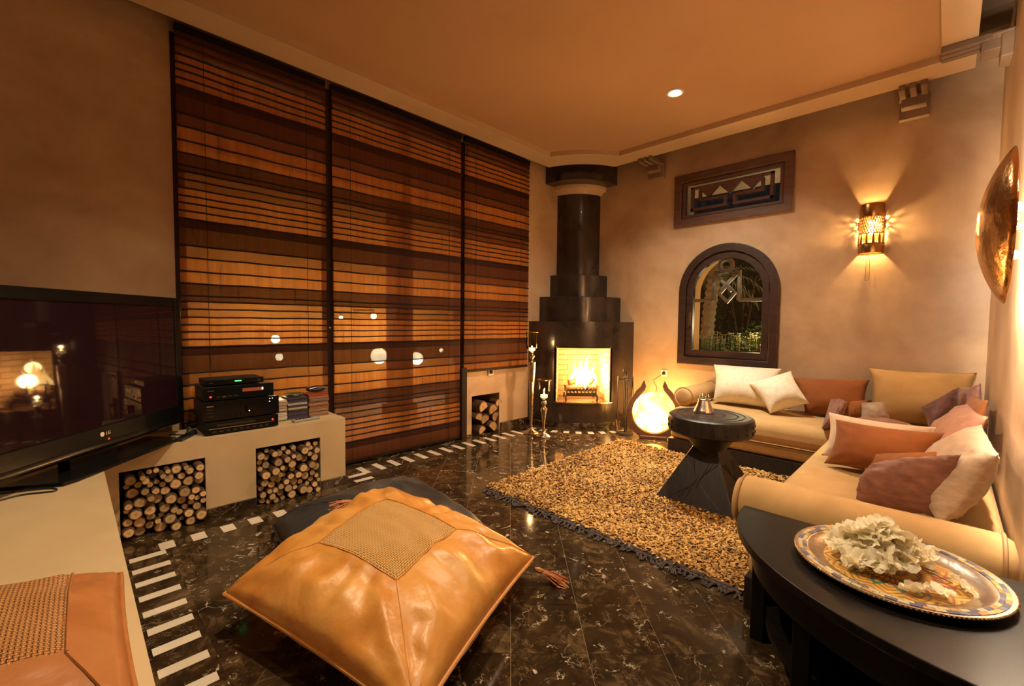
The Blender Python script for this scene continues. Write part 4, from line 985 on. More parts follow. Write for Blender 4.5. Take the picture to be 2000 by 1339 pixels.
cushion('rust cushion leaning on the right wall behind the rose satin one', [(3.95,-.130,.735),(3.42,-.165,.765),(3.40,-.11,.43),(3.90,-.10,.43)], .035, 'rust', None, seed=13)
cushion('shiny rose satin cushion leaning on the right wall', [(3.72,-.105,.70),(3.02,-.150,.730),(3.00,-.01,.435),(3.60,.055,.430)], .05, 'pink', None, seed=14, wr=.01)
cushion('big pale greige velvet back cushion on the right wall by the bolster', [(2.86,-.125,.715),(2.22,-.140,.720),(2.20,-.005,.43),(2.82,.035,.43)], .062, 'greige', None, seed=15, wr=.008)
cushion('cream linen cushion behind the big rust one', [(2.98,.455,.665),(2.93,.020,.665),(2.90,.00,.43),(2.92,.470,.43)], .04, 'cream', None, seed=16, wr=.003)
cushion('big rust suede cushion standing across the seat', [(2.84,.402,.655),(2.86,-.010,.655),(2.76,.03,.43),(2.78,.435,.425)], .06, 'rust', None, seed=17, wr=.006)
cushion('rust suede cushion half hidden behind the front mauve one', [(2.62,.215,.555),(2.42,-.060,.672),(2.38,.0,.46),(2.54,.235,.43)], .045, 'rust', None, seed=18)
cushion('front mauve crushed velvet cushion leaning by the near bolster', [(2.40,.215,.515),(2.27,-.055,.690),(2.27,.0,.445),(2.25,.240,.440)], .055, 'mauve', None, seed=19, wr=.01)

# ================================================================== rug
RX0, RX1, RY0, RY1 = 2.0, 3.735, .575, 2.21
rug = thing('shag_rug', 'golden brown shaggy rug with dark knotted fringe', 'rug', (2.9, 1.4, 0))
M['rug_base'] = noisy('rug backing', (.16,.08,.03), (.28,.15,.05), 20, .95, .3)
obj('backing', MB().box((RX0, RY0, .0025), (RX1, RY1, .016)), M['rug_base'], rug)
rng = np.random.default_rng(5); NF = 42000
x = rng.uniform(RX0+.005, RX1, NF); y = rng.uniform(RY0, RY1, NF); az = rng.uniform(0, 2*np.pi, NF); ti = rng.uniform(.25, 1.15, NF); Ls = rng.uniform(.024, .042, NF); Wd = rng.uniform(.004, .0072, NF)
d = np.stack([np.cos(az)*np.cos(ti), np.sin(az)*np.cos(ti), np.sin(ti)], 1); sd = np.stack([-np.sin(az), np.cos(az), rng.uniform(-.5, .5, NF)], 1)
root = np.stack([x, y, np.full(NF, .012)], 1); mid = root+d*(Ls*.55)[:, None]; d2 = d.copy(); d2[:, 2] *= .15; tip = mid+d2*(Ls*.5)[:, None]
V = np.stack([root-sd*(Wd*.5)[:, None], root+sd*(Wd*.5)[:, None], mid-sd*Wd[:, None], mid+sd*Wd[:, None], tip-sd*(Wd*.6)[:, None], tip+sd*(Wd*.6)[:, None]], 1).reshape(-1, 3)
bi = (np.arange(NF)*6)[:, None]; Fc = np.concatenate([bi+np.array([0, 1, 3, 2]), bi+np.array([2, 3, 5, 4])], 1).reshape(-1, 4)
me = bpy.data.meshes.new('pile'); me.vertices.add(len(V)); me.vertices.foreach_set('co', V.ravel()); me.loops.add(Fc.size); me.loops.foreach_set('vertex_index', Fc.ravel().astype(np.int32))
me.polygons.add(len(Fc)); me.polygons.foreach_set('loop_start', np.arange(0, Fc.size, 4, dtype=np.int32)); me.polygons.foreach_set('loop_total', np.full(len(Fc), 4, np.int32)); me.update(calc_edges=True)
at_ = me.attributes.new('shade', 'FLOAT', 'FACE'); sh_ = rng.random(NF)
for i_ in range(NF):
    n_ = mnoise.noise(Vector((x[i_]*2.6, y[i_]*2.6, 3.0)))+.5*mnoise.noise(Vector((x[i_]*9, y[i_]*9, 1.0))); sh_[i_] = min(1, max(0, sh_[i_]+.38*n_-.08))
at_.data.foreach_set('value', np.repeat(sh_, 2).astype(np.float32))
m, nt, bb = newmat('rug pile'); an = N(nt, 'ShaderNodeAttribute'); an.attribute_name = 'shade'
r = ramp(nt, an.outputs['Fac'], [(0, (.11,.045,.014)), (.16, (.26,.12,.03)), (.4, (.44,.235,.06)), (.75, (.54,.31,.09)), (1, (.62,.40,.14))]); nt.links.new(r.outputs[0], bb.inputs['Base Color']); bb.inputs['Roughness'].default_value = .75; bb.inputs['Specular IOR Level'].default_value = .3
M['rug_pile'] = m; me.materials.append(m); o = link('pile', me, rug); o['kind'] = 'stuff'
M['fringe'] = noisy('dark fringe yarn', (.045,.034,.032), (.10,.075,.070), 30, .85, .3)
mb = MB(); mb.tube([(RX0-.006+.004*math.sin(k*1.3), RY0+(RY1-RY0)*k/60, .012+.003*math.sin(k*2.1)) for k in range(61)], .009, 6); mb.tube([(RX0-.022+.006*math.sin(k*2.3), RY0+(RY1-RY0)*k/60, .009+.003*math.sin(k*1.7)) for k in range(61)], .006, 6)
obj('edge_braid', mb, M['fringe'], rug, True)
mb = MB(); rs = random.Random(9)
for k in range(66):
    yy = RY0+.012+(RY1-RY0-.02)*k/65; L = rs.uniform(.035, .065); a = rs.uniform(-.6, .6)
    for q in range(3):
        a2 = a+rs.uniform(-.25, .25); mb.tube([(RX0-.02, yy, .012), (RX0-.02-L*.5*math.cos(a2), yy+L*.5*math.sin(a2), .010), (RX0-.02-L*math.cos(a2*1.4), yy+L*math.sin(a2*1.4), .006)], .0032, 4)
    mb.sphere((RX0-.03, yy, .011), .009, 6, 4)
o = obj('fringe_knots', mb, M['fringe'], rug); o['kind'] = 'stuff'

# ================================================================== carved round table with shaker
TCX, TCY = 2.925, 1.075
tb = thing('side_table', 'black carved drum-top wooden table standing on the rug', 'table', (TCX, TCY, .016))
mb = MB(); mb.lathe([(0, .562), (.08, .562), (.083, .558), (.088, .558), (.091, .562), (.155, .562), (.158, .557), (.164, .557), (.167, .562), (.195, .562), (.198, .557), (.204, .557), (.207, .562), (.240, .562), (.254, .553), (.258, .54), (.256, .46), (.245, .448), (.15, .442), (0, .442)][::-1], 44, (TCX, TCY, 0)); obj('drum_top', mb, M['ebony'], tb, True, 35)
nt_ = MB()
for k in range(44):
    a = 2*PI*k/44; c_, s_ = math.cos(a), math.sin(a)
    if k % 2 == 0: continue
    for z0 in (.475, .51): nt_.tube([(TCX+.258*c_, TCY+.258*s_, z0), (TCX+.258*c_, TCY+.258*s_, z0+.018)], .004, 5)
obj('rim_carving', nt_, M['ebony'], tb)
mb = MB(); mb.lathe([(.155, .444), (.135, .40), (.095, .34), (.085, .30), (.0, .30)][::-1], 32, (TCX, TCY, 0)); obj('neck', mb, M['ebony'], tb, True, 60)
mb = MB(); hb_, ht_ = .245, .075; z0, z1 = .017, .36
vs = [(TCX+sx*hb_, TCY+sy*hb_, z0) for sx, sy in ((-1,-1),(1,-1),(1,1),(-1,1))]+[(TCX+sx*ht_, TCY+sy*ht_, z1) for sx, sy in ((-1,-1),(1,-1),(1,1),(-1,1))]
mb.add(vs, [(3,2,1,0),(4,5,6,7),(0,1,5,4),(1,2,6,5),(2,3,7,6),(3,0,4,7)]); obj('pyramid_base', mb, M['ebony'], tb, bev=.006)
# incised line ornament on the four faces
for f in range(4):
    a = f*PI/2; mb = MB()
    def G(u, v):
        e = hb_+(ht_-hb_)*v+.0008; p = (u*e, -e); c_, s_ = math.cos(a), math.sin(a); return (TCX+p[0]*c_-p[1]*s_, TCY+p[0]*s_+p[1]*c_, z0+(z1-z0)*v)
    for q in (.25, .45, .65):
        mb.tube([G(-q, .08), G(0, .08+.55*(1-q*.6)), G(q, .08)], .0022, 4)
        mb.tube([G(-q-.15, .75), G(0, .75-.5*(1-q*.6)), G(q+.15, .75)], .0022, 4)
    obj('carved_lines', mb, M['ebony'], tb)
sh = thing('metal_shaker', 'small flared pewter cup upside down on the drum table', 'cup', (2.96, 1.13, .562))
obj('body', MB().lathe([(.064, .0005), (.066, .004), (.058, .02), (.044, .055), (.036, .078), (.034, .082)], 28, (2.96, 1.13, .562)), M['pewter'], sh, True, 60)
obj('rim', MB().lathe([(.034, .080), (.038, .083), (.038, .090), (.034, .093), (0, .091)], 28, (2.96, 1.13, .562)), M['pewter'], sh, True, 50)
wr_ = MB(); 
for s in (1, -1): wr_.tube([(2.96+.0*k+.028*math.cos(PI*k/10), 1.13+s*.02+.028*math.sin(PI*k/10)*0, .654+.04*math.sin(PI*k/10)) for k in range(11)], .0014, 5)
obj('wire_handle', wr_, M['chrome'], sh)

# ================================================================== quarter-round black table with tray
QX, QY, QZ, QR = 1.80, -.19, .462, .715
qt = thing('corner_table', 'black quarter-round wooden corner table holding the mosaic tray', 'table', (1.5, .1, 0))
def qpoly(r, n=26): return [(QX, QY)]+[(QX-r*.84*math.sin(PI/2*k/n), QY+r*math.cos(PI/2*k/n)) for k in range(n+1)]
M['table_black'] = noisy('satin black lacquer', (.005,.004,.004), (.009,.007,.006), 10, .36, .05, 60, 4, stretch=(6,1,1), rr=(.3,.42), spec=.16)
mb = MB(); mb.prism(qpoly(QR), .028, 2, QZ-.028); obj('table_top', mb, M['table_black'], qt, bev=.004)
mb = MB(); mb.lathe([(QR-.05, QZ-.13), (QR-.03, QZ-.028), (QR-.055, QZ-.028), (QR-.07, QZ-.13), (QR-.05, QZ-.13)], 26, (QX, QY, 0), PI/2, PI, 0, .84, 1); obj('apron', mb, M['table_black'], qt, True, 40)
obj('side_panel', MB().box((QX-.03, QY+.02, 0), (QX-.002, QY+QR-.05, QZ-.028)), M['table_black'], qt); 
mb = MB(); mb.prism(qpoly(QR-.10), .02, 2, .12); obj('lower_shelf', mb, M['table_black'], qt)
for px, py in ((QX-.045, QY+QR-.075), (QX-QR*.84+.07, QY+.04), (QX-.52*QR, QY+.62*QR)): obj('leg', MB().box((px-.022, py-.022, 0), (px+.022, py+.022, QZ-.03)), M['table_black'], qt, bev=.003)
# ---- tray
TX, TY_, TZ_, TRd = 1.615, .083, QZ, .232
ty = thing('mosaic_tray', 'round metal tray with mosaic rim and painted centre', 'tray', (TX, TY_, TZ_))
obj('dish', MB().lathe([(0, .004), (.155, .004), (.165, .006), (.182, .014), (.196, .022), (.200, .0225), (.226, .0235), (.232, .0235), (.234, .020), (.230, .0165), (.2, .0155), (.17, .0005), (0, .0005)][::-1], 64, (TX, TY_, TZ_)), M['pewter'], ty, True, 50)
bdm = MB()
for k in range(150):
    a = 2*PI*k/150; bdm.sphere((TX+.2335*math.cos(a), TY_+.2335*math.sin(a), TZ_+.0205), .0026, 5, 4)
obj('beaded_edge', bdm, M['brass'], ty)
MC = [plain('rim tile %d' % i, c, .18, coat=.3) for i, c in enumerate(((.58,.48,.28),(.12,.13,.22),(.55,.42,.17),(.50,.30,.13),(.55,.50,.42),(.20,.22,.30)))]
rs = random.Random(2)
for ring, (ra, rb) in enumerate(((.2022, .2120), (.2128, .2232))):
    nk = 60; ms_ = []
    for ci, mm in enumerate(MC):
        mb = MB(); da = PI/nk*.93
        vs = [(r_*math.cos(s*da), r_*math.sin(s*da), zz) for zz in (.0225, .0250) for r_ in (ra, rb) for s in (-1, 1)]
        mb.add(vs, [(0, 1, 3, 2), (4, 6, 7, 5), (0, 4, 5, 1), (2, 3, 7, 6), (0, 2, 6, 4), (1, 5, 7, 3)]); ms_.append(mesh('rim_tile', mb, mm))
    for k in range(nk):
        ci = (0, 0, 1, 1, 2, 3, 4, 5)[(k*3+ring*2+(k // 4)) % 8]; o = link('rim_tile', ms_[ci], ty, (TX, TY_, TZ_)); o.rotation_euler.z = 2*PI*(k+.5*ring)/nk
# painted centre: flat print with petals and scrolls
m, nt, bb = newmat('painted tray centre'); tc = N(nt, 'ShaderNodeTexCoord'); mp = N(nt, 'ShaderNodeMapping'); mp.inputs['Location'].default_value = (-TX, -TY_, 0); nt.links.new(tc.outputs['Object'], mp.inputs[0])
gr_ = N(nt, 'ShaderNodeTexGradient', gradient_type='RADIAL'); nt.links.new(mp.outputs[0], gr_.inputs[0])
sp = N(nt, 'ShaderNodeSeparateXYZ'); nt.links.new(mp.outputs[0], sp.inputs[0]); cb = N(nt, 'ShaderNodeCombineXYZ'); nt.links.new(sp.outputs[0], cb.inputs[0]); nt.links.new(sp.outputs[1], cb.inputs[1]); ln = N(nt, 'ShaderNodeVectorMath', operation='LENGTH'); nt.links.new(cb.outputs[0], ln.inputs[0])
def mth(op, a, b_=None, c=None):
    q = N(nt, 'ShaderNodeMath', operation=op)
    for i, v in enumerate((a, b_, c)):
        if v is None: continue
        if isinstance(v, (int, float)): q.inputs[i].default_value = v
        else: nt.links.new(v, q.inputs[i])
    return q.outputs[0]
rad = mth('DIVIDE', ln.outputs['Value'], .158); pet = mth('PINGPONG', mth('MULTIPLY', gr_.outputs['Fac'], 14.0), .5)
lobe = mth('SUBTRACT', mth('ADD', mth('MULTIPLY', pet, .55), .52), rad)       # scalloped flower outline
inner = mth('MULTIPLY', mth('ABSOLUTE', mth('SINE', mth('MULTIPLY', rad, 17))), mth('ABSOLUTE', mth('SINE', mth('MULTIPLY', gr_.outputs['Fac'], 132))))
c_in = ramp(nt, inner, [(0, (.16,.05,.01)), (.25, (.38,.13,.02)), (.55, (.62,.30,.04)), (.9, (.70,.48,.10))])
c_out = ramp(nt, mth('FRACT', mth('MULTIPLY', mth('ADD', rad, mth('MULTIPLY', pet, .3)), 9)), [(0, (.58,.30,.05)), (.5, (.66,.46,.14)), (.85, (.34,.12,.03))])
mx = N(nt, 'ShaderNodeMix', data_type='RGBA'); nt.links.new(mth('GREATER_THAN', lobe, 0), mx.inputs[0]); nt.links.new(c_out.outputs[0], mx.inputs[6]); nt.links.new(c_in.outputs[0], mx.inputs[7])
edge = mth('LESS_THAN', mth('ABSOLUTE', lobe), .045); n_ = N(nt, 'ShaderNodeTexNoise', i_Scale=16); nt.links.new(mp.outputs[0], n_.inputs['Vector'])
c_ed = ramp(nt, n_.outputs['Fac'], [(.36, (.05,.20,.13)), (.47, (.12,.15,.24)), (.53, (.42,.05,.05)), (.62, (.22,.22,.28))], 'CONSTANT')
m2 = N(nt, 'ShaderNodeMix', data_type='RGBA'); nt.links.new(edge, m2.inputs[0]); nt.links.new(mx.outputs[2], m2.inputs[6]); nt.links.new(c_ed.outputs[0], m2.inputs[7]); nt.links.new(m2.outputs[2], bb.inputs['Base Color']); bb.inputs['Roughness'].default_value = .35
obj('painted_centre', MB().lathe([(0, .0052), (.157, .0052), (.158, .004)][::-1], 56, (TX, TY_, TZ_)), m, ty, False)
# ---- white blossoms heaped on the tray
m, nt, bb = newmat('white petal'); bb.inputs['Base Color'].default_value = (.95,.90,.72, 1); bb.inputs['Roughness'].default_value = .55; bb.inputs['Subsurface Weight'].default_value = .0
tl = N(nt, 'ShaderNodeBsdfTranslucent'); tl.inputs[0].default_value = (.95,.86,.62, 1); mxs = N(nt, 'ShaderNodeMixShader'); mxs.inputs[0].default_value = .35; nt.links.new(bb.outputs[0], mxs.inputs[1]); nt.links.new(tl.outputs[0], mxs.inputs[2]); nt.links.new(mxs.outputs[0], nt.nodes['Material Output'].inputs[0]); M['petal'] = m
M['calyx'] = plain('pale green calyx', (.42,.46,.14), .6); M['stem'] = plain('green stem', (.16,.20,.05), .6)
def blossom_meshes(seed):
    rs = random.Random(seed); pm = MB()
    for k in range(5):
        a = 2*PI*k/5+rs.uniform(-.25, .25); L = rs.uniform(.026, .034); wd = L*.52; cup = rs.uniform(.25, .9); ph = rs.uniform(0, 6); n = 5; vs = []
        for i in range(n+1):
            t = i/n; hw = wd*math.sin(PI*min(1, .12+t*.80))**.7; rr_ = L*t; zz = L*(cup*t-.55*cup*t*t*t*1.1)
            for j in range(-2, 3):
                q = j/2; x_ = rr_*math.cos(a)-q*hw*math.sin(a); y_ = rr_*math.sin(a)+q*hw*math.cos(a); vs.append((x_, y_, zz+.005*math.sin(q*4+ph+t*5)*t+.004*q*q))
        pm.add(vs, [(i*5+j, (i+1)*5+j, (i+1)*5+j+1, i*5+j+1) for i in range(n) for j in range(4)])
    cm_ = MB(); cm_.sphere((0, 0, .003), .0045, 8, 5)
    return mesh('white_blossom', pm, M['petal'], True, None), mesh('calyx', cm_, M['calyx'], True, None)
BM = [blossom_meshes(i) for i in range(7)]; rs = random.Random(17)
placed = []
def heap(u, v): return .085*math.exp(-((u+.01)/.075)**2-((v-.02)/.06)**2)+.05*math.exp(-((u-.035)/.05)**2-((v+.05)/.05)**2)+.06*math.exp(-((u+.03)/.06)**2-((v-.075)/.05)**2)
for k in range(1500):
    if len(placed) >= 62: break
    u, v = rs.gauss(.01, .048), rs.gauss(.018, .046); hh = heap(u, v)
    if math.hypot(u, v) > .15 or hh < .008: continue
    z_ = .012+hh*rs.uniform(.35, 1.0)
    if any((u-a)**2+(v-b_)**2+(z_-c)**2 < .017**2 for a, b_, c in placed): continue
    placed.append((u, v, z_))
placed += [(.0, -.135, .012), (-.12, -.055, .012), (-.085, -.10, .014)]
for i, (u, v, z_) in enumerate(placed):
    pm, cm_ = BM[i % 7]; o = link('white_blossom', pm); o.location = (TX+u, TY_+v, TZ_+z_); o.rotation_euler = (rs.uniform(-.9, .9), rs.uniform(-.9, .9), rs.uniform(0, 6.28)); s_ = rs.uniform(1.0, 1.35); o.scale = (s_, s_, s_)
    tag(o, 'white blossom in the heap on the mosaic tray' if i < len(placed)-3 else 'lone white blossom %s of the tray' % ('at the right-hand edge', 'fallen at the near edge', 'between the heap and the near edge')[i-len(placed)+3], 'flower', 'white blossoms on the tray' if i < len(placed)-3 else 'stray blossoms on the tray')
    c = bpy.data.objects.new('calyx', cm_); COL.objects.link(c); c.parent = o
for k, (a, b_) in enumerate((((-.10, -.03), (-.03, -.01)), ((.02, -.12), (.01, -.04)), ((.06, -.09), (.02, -.02)), ((-.06, -.085), (-.01, -.02)), ((.10, -.03), (.03, .0)))):
    o = cable('green_sprig', [(TX+a[0], TY_+a[1], TZ_+.0075), (TX+(a[0]+b_[0])/2+.01, TY_+(a[1]+b_[1])/2, TZ_+.016), (TX+b_[0], TY_+b_[1], TZ_+.03)], .0014, None, 'stem'); tag(o, 'thin green flower stem lying on the painted tray', 'stem', 'flower stems on the tray')
# ================================================================== fire, tools, candles, lamps
# ---- grate, burning logs and flames in the firebox
gz = OZ0
g = thing('fire_grate', 'black iron fire grate inside the fireplace', 'grate', F(0, .16, gz))
def tubeF(nm, pts, r, m=None, parent=None): return obj(nm, MB().tube([F(*p) for p in pts], r, 7), m or M['iron'], parent or g, True)
mb = MB(); P = [F(t, d_, z_) for z_ in (gz+.045, gz+.085) for d_ in (.07, .085) for t in (-.17, .17)]; mb.add(P, [(0, 1, 3, 2), (4, 6, 7, 5), (0, 4, 5, 1), (2, 3, 7, 6), (0, 2, 6, 4), (1, 5, 7, 3)]); obj('front_bar', mb, M['iron'], g)
for t in (-.17, .17):
    tubeF('foot', [(t, .07, gz+.001), (t*1.05, .06, gz+.02), (t, .075, gz+.06)], .010); tubeF('foot', [(t, .27, gz+.001), (t, .27, gz+.06)], .009)
for k in range(9):
    t = -.16+k*.04; tubeF('grate_bar', [(t, .055, gz+.13), (t, .075, gz+.09), (t, .28, gz+.08), (t, .30, gz+.14)], .006)
M['char'] = noisy('charred log', (.03,.014,.008), (.20,.08,.03), 10, .9, .6, 30); M['ember'] = emis('ember', [(.35, (.25,.03,.0)), (.6, (1,.28,.04)), (.8, (1,.6,.2))], 6, 30)
for i, (a, b_, r_) in enumerate((((-.17, .12, gz+.125), (.06, .16, gz+.13), .034), ((-.02, .20, gz+.13), (.18, .12, gz+.135), .034), ((-.13, .18, gz+.185), (-.02, .22, gz+.20), .03), ((.09, .16, gz+.15), (.15, .17, gz+.235), .022))):
    o = obj('burning_log', MB().tube([F(*a), F(*[(p+q)/2 for p, q in zip(a, b_)]), F(*b_)], [r_, r_*1.06, r_*.96], 12), M['char'], None, True, 60); tag(o, 'charred log burning on the fire grate', 'log', 'burning logs on the grate')
fl_m, nt, bb = newmat('flame'); tc = N(nt, 'ShaderNodeTexCoord'); sp = N(nt, 'ShaderNodeSeparateXYZ'); nt.links.new(tc.outputs['Object'], sp.inputs[0]); mr = N(nt, 'ShaderNodeMapRange', i_1=OZ0+.08, i_2=OZ0+.5); nt.links.new(sp.outputs[2], mr.inputs[0])
r = ramp(nt, mr.outputs[0], [(0, (1,.62,.22)), (.5, (1,.55,.15)), (1, (1,.36,.06))]); em = N(nt, 'ShaderNodeEmission', i_Strength=16); nt.links.new(r.outputs[0], em.inputs[0])
lw_ = N(nt, 'ShaderNodeLayerWeight', i_Blend=.35); tr = N(nt, 'ShaderNodeBsdfTransparent'); mxs = N(nt, 'ShaderNodeMixShader'); nt.links.new(lw_.outputs['Facing'], mxs.inputs[0]); nt.links.new(em.outputs[0], mxs.inputs[1]); nt.links.new(tr.outputs[0], mxs.inputs[2]); nt.links.new(mxs.outputs[0], nt.nodes['Material Output'].inputs[0])
fi = thing('fire', 'bright yellow flames burning in the fireplace', 'fire', F(.02, .17, gz+.12))
def flame(t, d_, z_, H, wd, ph):
    mb = MB(); P = []; R = []
    for k in range(13):
        q = k/12; P.append(F(t+.03*math.sin(q*5+ph)*q, d_+.015*math.sin(q*4+ph*2), z_+H*q)); R.append(max(.0015, wd*(math.sin(PI*min(1, q*.86+.1))**1.3)*(1-.55*q)))
    obj('flame', mb.tube(P, R, 12), fl_m, fi, True, 180)
for t, d_, z_, H, wd, ph in ((-.04, .17, gz+.14, .27, .034, .3), (.02, .19, gz+.13, .31, .042, 1.1), (.08, .20, gz+.14, .36, .05, 2.0), (.13, .18, gz+.15, .25, .036, 3.1), (-.09, .20, gz+.17, .18, .026, 4.0), (.05, .14, gz+.13, .20, .03, 5.2), (.17, .21, gz+.15, .20, .028, .9)): flame(t, d_, z_, H, wd, ph)
light('fire_light', 'POINT', F(.05, .11, gz+.27), 55, WARMER, .07)
light('fire_light', 'POINT', F(.07, .20, gz+.40), 9, (1,.55,.2), .06)
# ---- fire tools
ft = thing('fire_tool_set', 'black iron fireplace tool set on a stand', 'tool set', (4.05, 2.345, 0)); bx, by = 4.05, 2.345
def ftube(nm, pts, r, m='iron'): return obj(nm, MB().tube([(bx+a, by+b_, z_) for a, b_, z_ in pts], r, 7), M[m], ft, True)
obj('stand_base', MB().lathe([(0, .02), (.03, .02), (.085, .012), (.09, 0)][::-1], 24, (bx, by, 0)), M['iron'], ft, True, 40)
ftube('stand_pole', [(0, 0, .01), (0, 0, .64)], .008); ftube('handle_ring', [(.028*math.cos(2*PI*k/14)*.7, -.028*math.cos(2*PI*k/14)*.7, .665+.028*math.sin(2*PI*k/14)) for k in range(15)], .005)
ftube('hook_bar', [(-.055, .055, .585), (-.04, .04, .565), (0, 0, .575), (.04, -.04, .565), (.055, -.055, .585)], .005); ftube('hook_bar', [(-.045, -.045, .585), (-.03, -.03, .565), (0, 0, .575), (.03, .03, .565), (.045, .045, .585)], .005)
ftube('poker', [(-.045, -.045, .60), (-.047, -.047, .35), (-.05, -.05, .05)], .006); ftube('twist_handle', [(-.046+.004*math.cos(k*1.2), -.046+.004*math.sin(k*1.2), .62-.012*k) for k in range(14)], .005)
ftube('shovel_rod', [(-.055, .055, .60), (-.06, .06, .16)], .006); sv = MB(); sv.add([(bx-.085, by+.02, .035), (bx-.035, by+.075, .035), (bx-.05, by+.085, .15), (bx-.085, by+.045, .15), (bx-.10, by+.035, .04), (bx-.05, by+.09, .04), (bx-.058, by+.092, .152), (bx-.092, by+.052, .152)], [(0, 1, 2, 3), (7, 6, 5, 4), (0, 3, 7, 4), (1, 5, 6, 2), (0, 4, 5, 1), (3, 2, 6, 7)]); obj('shovel_blade', sv, M['pewter'], ft)
ftube('tongs_rod', [(.05, -.05, .60), (.062, -.058, .30), (.05, -.05, .06)], .005); ftube('tongs_rod', [(.055, -.045, .60), (.045, -.04, .30), (.052, -.047, .06)], .005)
ftube('brush_rod', [(.042, .042, .60), (.046, .046, .17)], .006); obj('brush_head', MB().lathe([(.012, .18), (.02, .16), (.032, .06), (0, .06)], 14, (bx+.047, by+.047, 0)), M['ebony'], ft, True)
# ---- candle holders
M['wax'] = plain('lit candle wax', (.9,.75,.5), .5, emit=(1,.62,.25), es=3.5); FLM = plain('candle flame', (1,.8,.4), .5, emit=(1,.72,.32), es=60)
def candle(x, y, H, gl, gr, label, e, wide):
    t = thing('candle_holder', label, 'candle holder', (x, y, 0), 'hurricane candle holders'); zb = H-gl
    st = [(0, 0), (.085*wide, 0), (.088*wide, .006), (.07*wide, .018), (.03, .034), (.016, .055), (.019, .075), (.013, .09), (.015, .13)]
    n = 12
    for k in range(n+1): q = k/n; st.append((.014+.026*wide*q**1.2, .13+(zb-.24)*q))
    st += [(.042*wide, zb-.105), (.018, zb-.085), (.013, zb-.07), (.028, zb-.052), (.028, zb-.035), (.014, zb-.02), (.024, zb-.004), (0, zb-.002)]
    obj('stem', MB().lathe(st[::-1], 28, (x, y, 0)), M['silver'], t, True, 70)
    gp = [(.012, 0), (gr*.55, .012), (gr*.9, .05), (gr*.97, .09), (gr*.92, gl*.6), (gr*1.0, gl), (gr*.96, gl), (gr*.88, gl*.6), (gr*.92, .09), (gr*.85, .052), (gr*.5, .018), (0, .006)]
    obj('glass_cup', MB().lathe(gp, 28, (x, y, zb)), M['hurricane'], t, True, 60)
    obj('gilt_rim', MB().tube([(x+gr*.98*math.cos(2*PI*k/28), y+gr*.98*math.sin(2*PI*k/28), H) for k in range(28)], .003, 5, True), M['brass'], t, True)
    obj('candle', MB().lathe([(0, .010), (gr*.5, .016), (gr*.62, .034), (gr*.58, .038), (0, .036)], 20, (x, y, zb)), M['wax'], t, True, 50)
    obj('candle_flame', MB().sphere((x, y, zb+.048), .007, 8, 6, sc=(1, 1, 1.7)), FLM, t, True)
    light('candle_light', 'POINT', (x, y, zb+.075), e, (1,.62,.26), .012)
candle(3.36, 3.035, 1.045, .20, .066, 'tall silver candle holder with glass cup beside the fireplace', 1.4, 1.0)
candle(3.35, 2.855, .572, .19, .070, 'short silver candle holder with glass cup in front of the fireplace', 1.4, .85)
# ---- glowing round stone lamp in a horned wooden crescent
LX, LY, LZ, LR = 4.10, 2.055, .262, .205
lp = thing('round_floor_lamp', 'glowing round stone lamp held in a dark horned wooden crescent', 'lamp', (LX, LY, 0))
dn = Vector((-.86, -.51, 0)); dx_ = Vector((-dn.y, dn.x, 0))      # facing direction / sideways
if dx_.dot(Vector((.7, -.7, 0))) < 0: dx_ = -dx_
def Lp(s, z_, d_): return Vector((LX, LY, 0))+dx_*s+dn*d_+Vector((0, 0, z_))
mb = MB(); vs = []; fs = []; rings, seg = 9, 40
for i in range(rings*2+1):
    a = -PI/2+PI*i/(rings*2)
    for j in range(seg):
        b_ = 2*PI*j/seg; q = math.cos(a)**.6 if abs(math.cos(a)) > 1e-6 else 0; vs.append(Lp(LR*q*math.cos(b_), LZ+LR*q*math.sin(b_), .055*math.sin(a)))
for i in range(rings*2):
    for j in range(seg): fs.append((i*seg+j, i*seg+(j+1) % seg, (i+1)*seg+(j+1) % seg, (i+1)*seg+j))
mb.add(vs, fs); m = emis('glowing alabaster', [(.32, (1,.30,.015)), (.44, (1,.46,.035)), (.58, (1,.62,.12))], 9.0, 8); obj('stone_disc', mb, m, lp, True, 180)
light('round_lamp_light', 'POINT', Lp(0, LZ+.05, -.10), 12, (1,.58,.22), .08); light('round_lamp_light', 'POINT', Lp(0, LZ+.05, .10), 14, (1,.60,.24), .08)
# crescent: outer and inner arcs, horns flaring outwards at the top
def crescent():
    o_, i_ = [], []
    for k in range(25):
        a = math.radians(-90-150+300*k/24)*1.0
        q = abs(k-12)/12; ro = .262-.012*q; ri = .212+.012*q
        o_.append((ro*math.cos(a), LZ+.0+ro*math.sin(a))); i_.append((ri*math.cos(a), LZ+ri*math.sin(a)))
    return o_, i_
out = []; 
ang = [math.radians(-90+s) for s in np.linspace(-128, 128, 31)]
oo, ii = [], []
for k, a in enumerate(ang):
    q = abs(k-15)/15; th_ = .066*(1-.35*q**2); ri = .211; oo.append(((ri+th_)*math.cos(a), LZ+(ri+th_)*math.sin(a))); ii.append((ri*math.cos(a), LZ+ri*math.sin(a)))
def horn(s):   # s=-1 left, 1 right ; continues the arc then flicks outwards to a point
    o1 = [(s*.175, LZ+.205), (s*.130, LZ+.250), (s*.108, LZ+.300)]; i1 = [(s*.128, LZ+.180), (s*.092, LZ+.222), (s*.080, LZ+.262)]
    return o1, i1
ro_, ri_ = horn(1); lo_, li_ = horn(-1)
oo = lo_[::-1]+oo+ro_; ii = li_[::-1]+ii+ri_
tipL, tipR = (-.098, LZ+.315), (.098, LZ+.315); oo = [tipL]+oo+[tipR]; ii = [(-.0965, LZ+.314)]+ii+[(.0965, LZ+.314)]
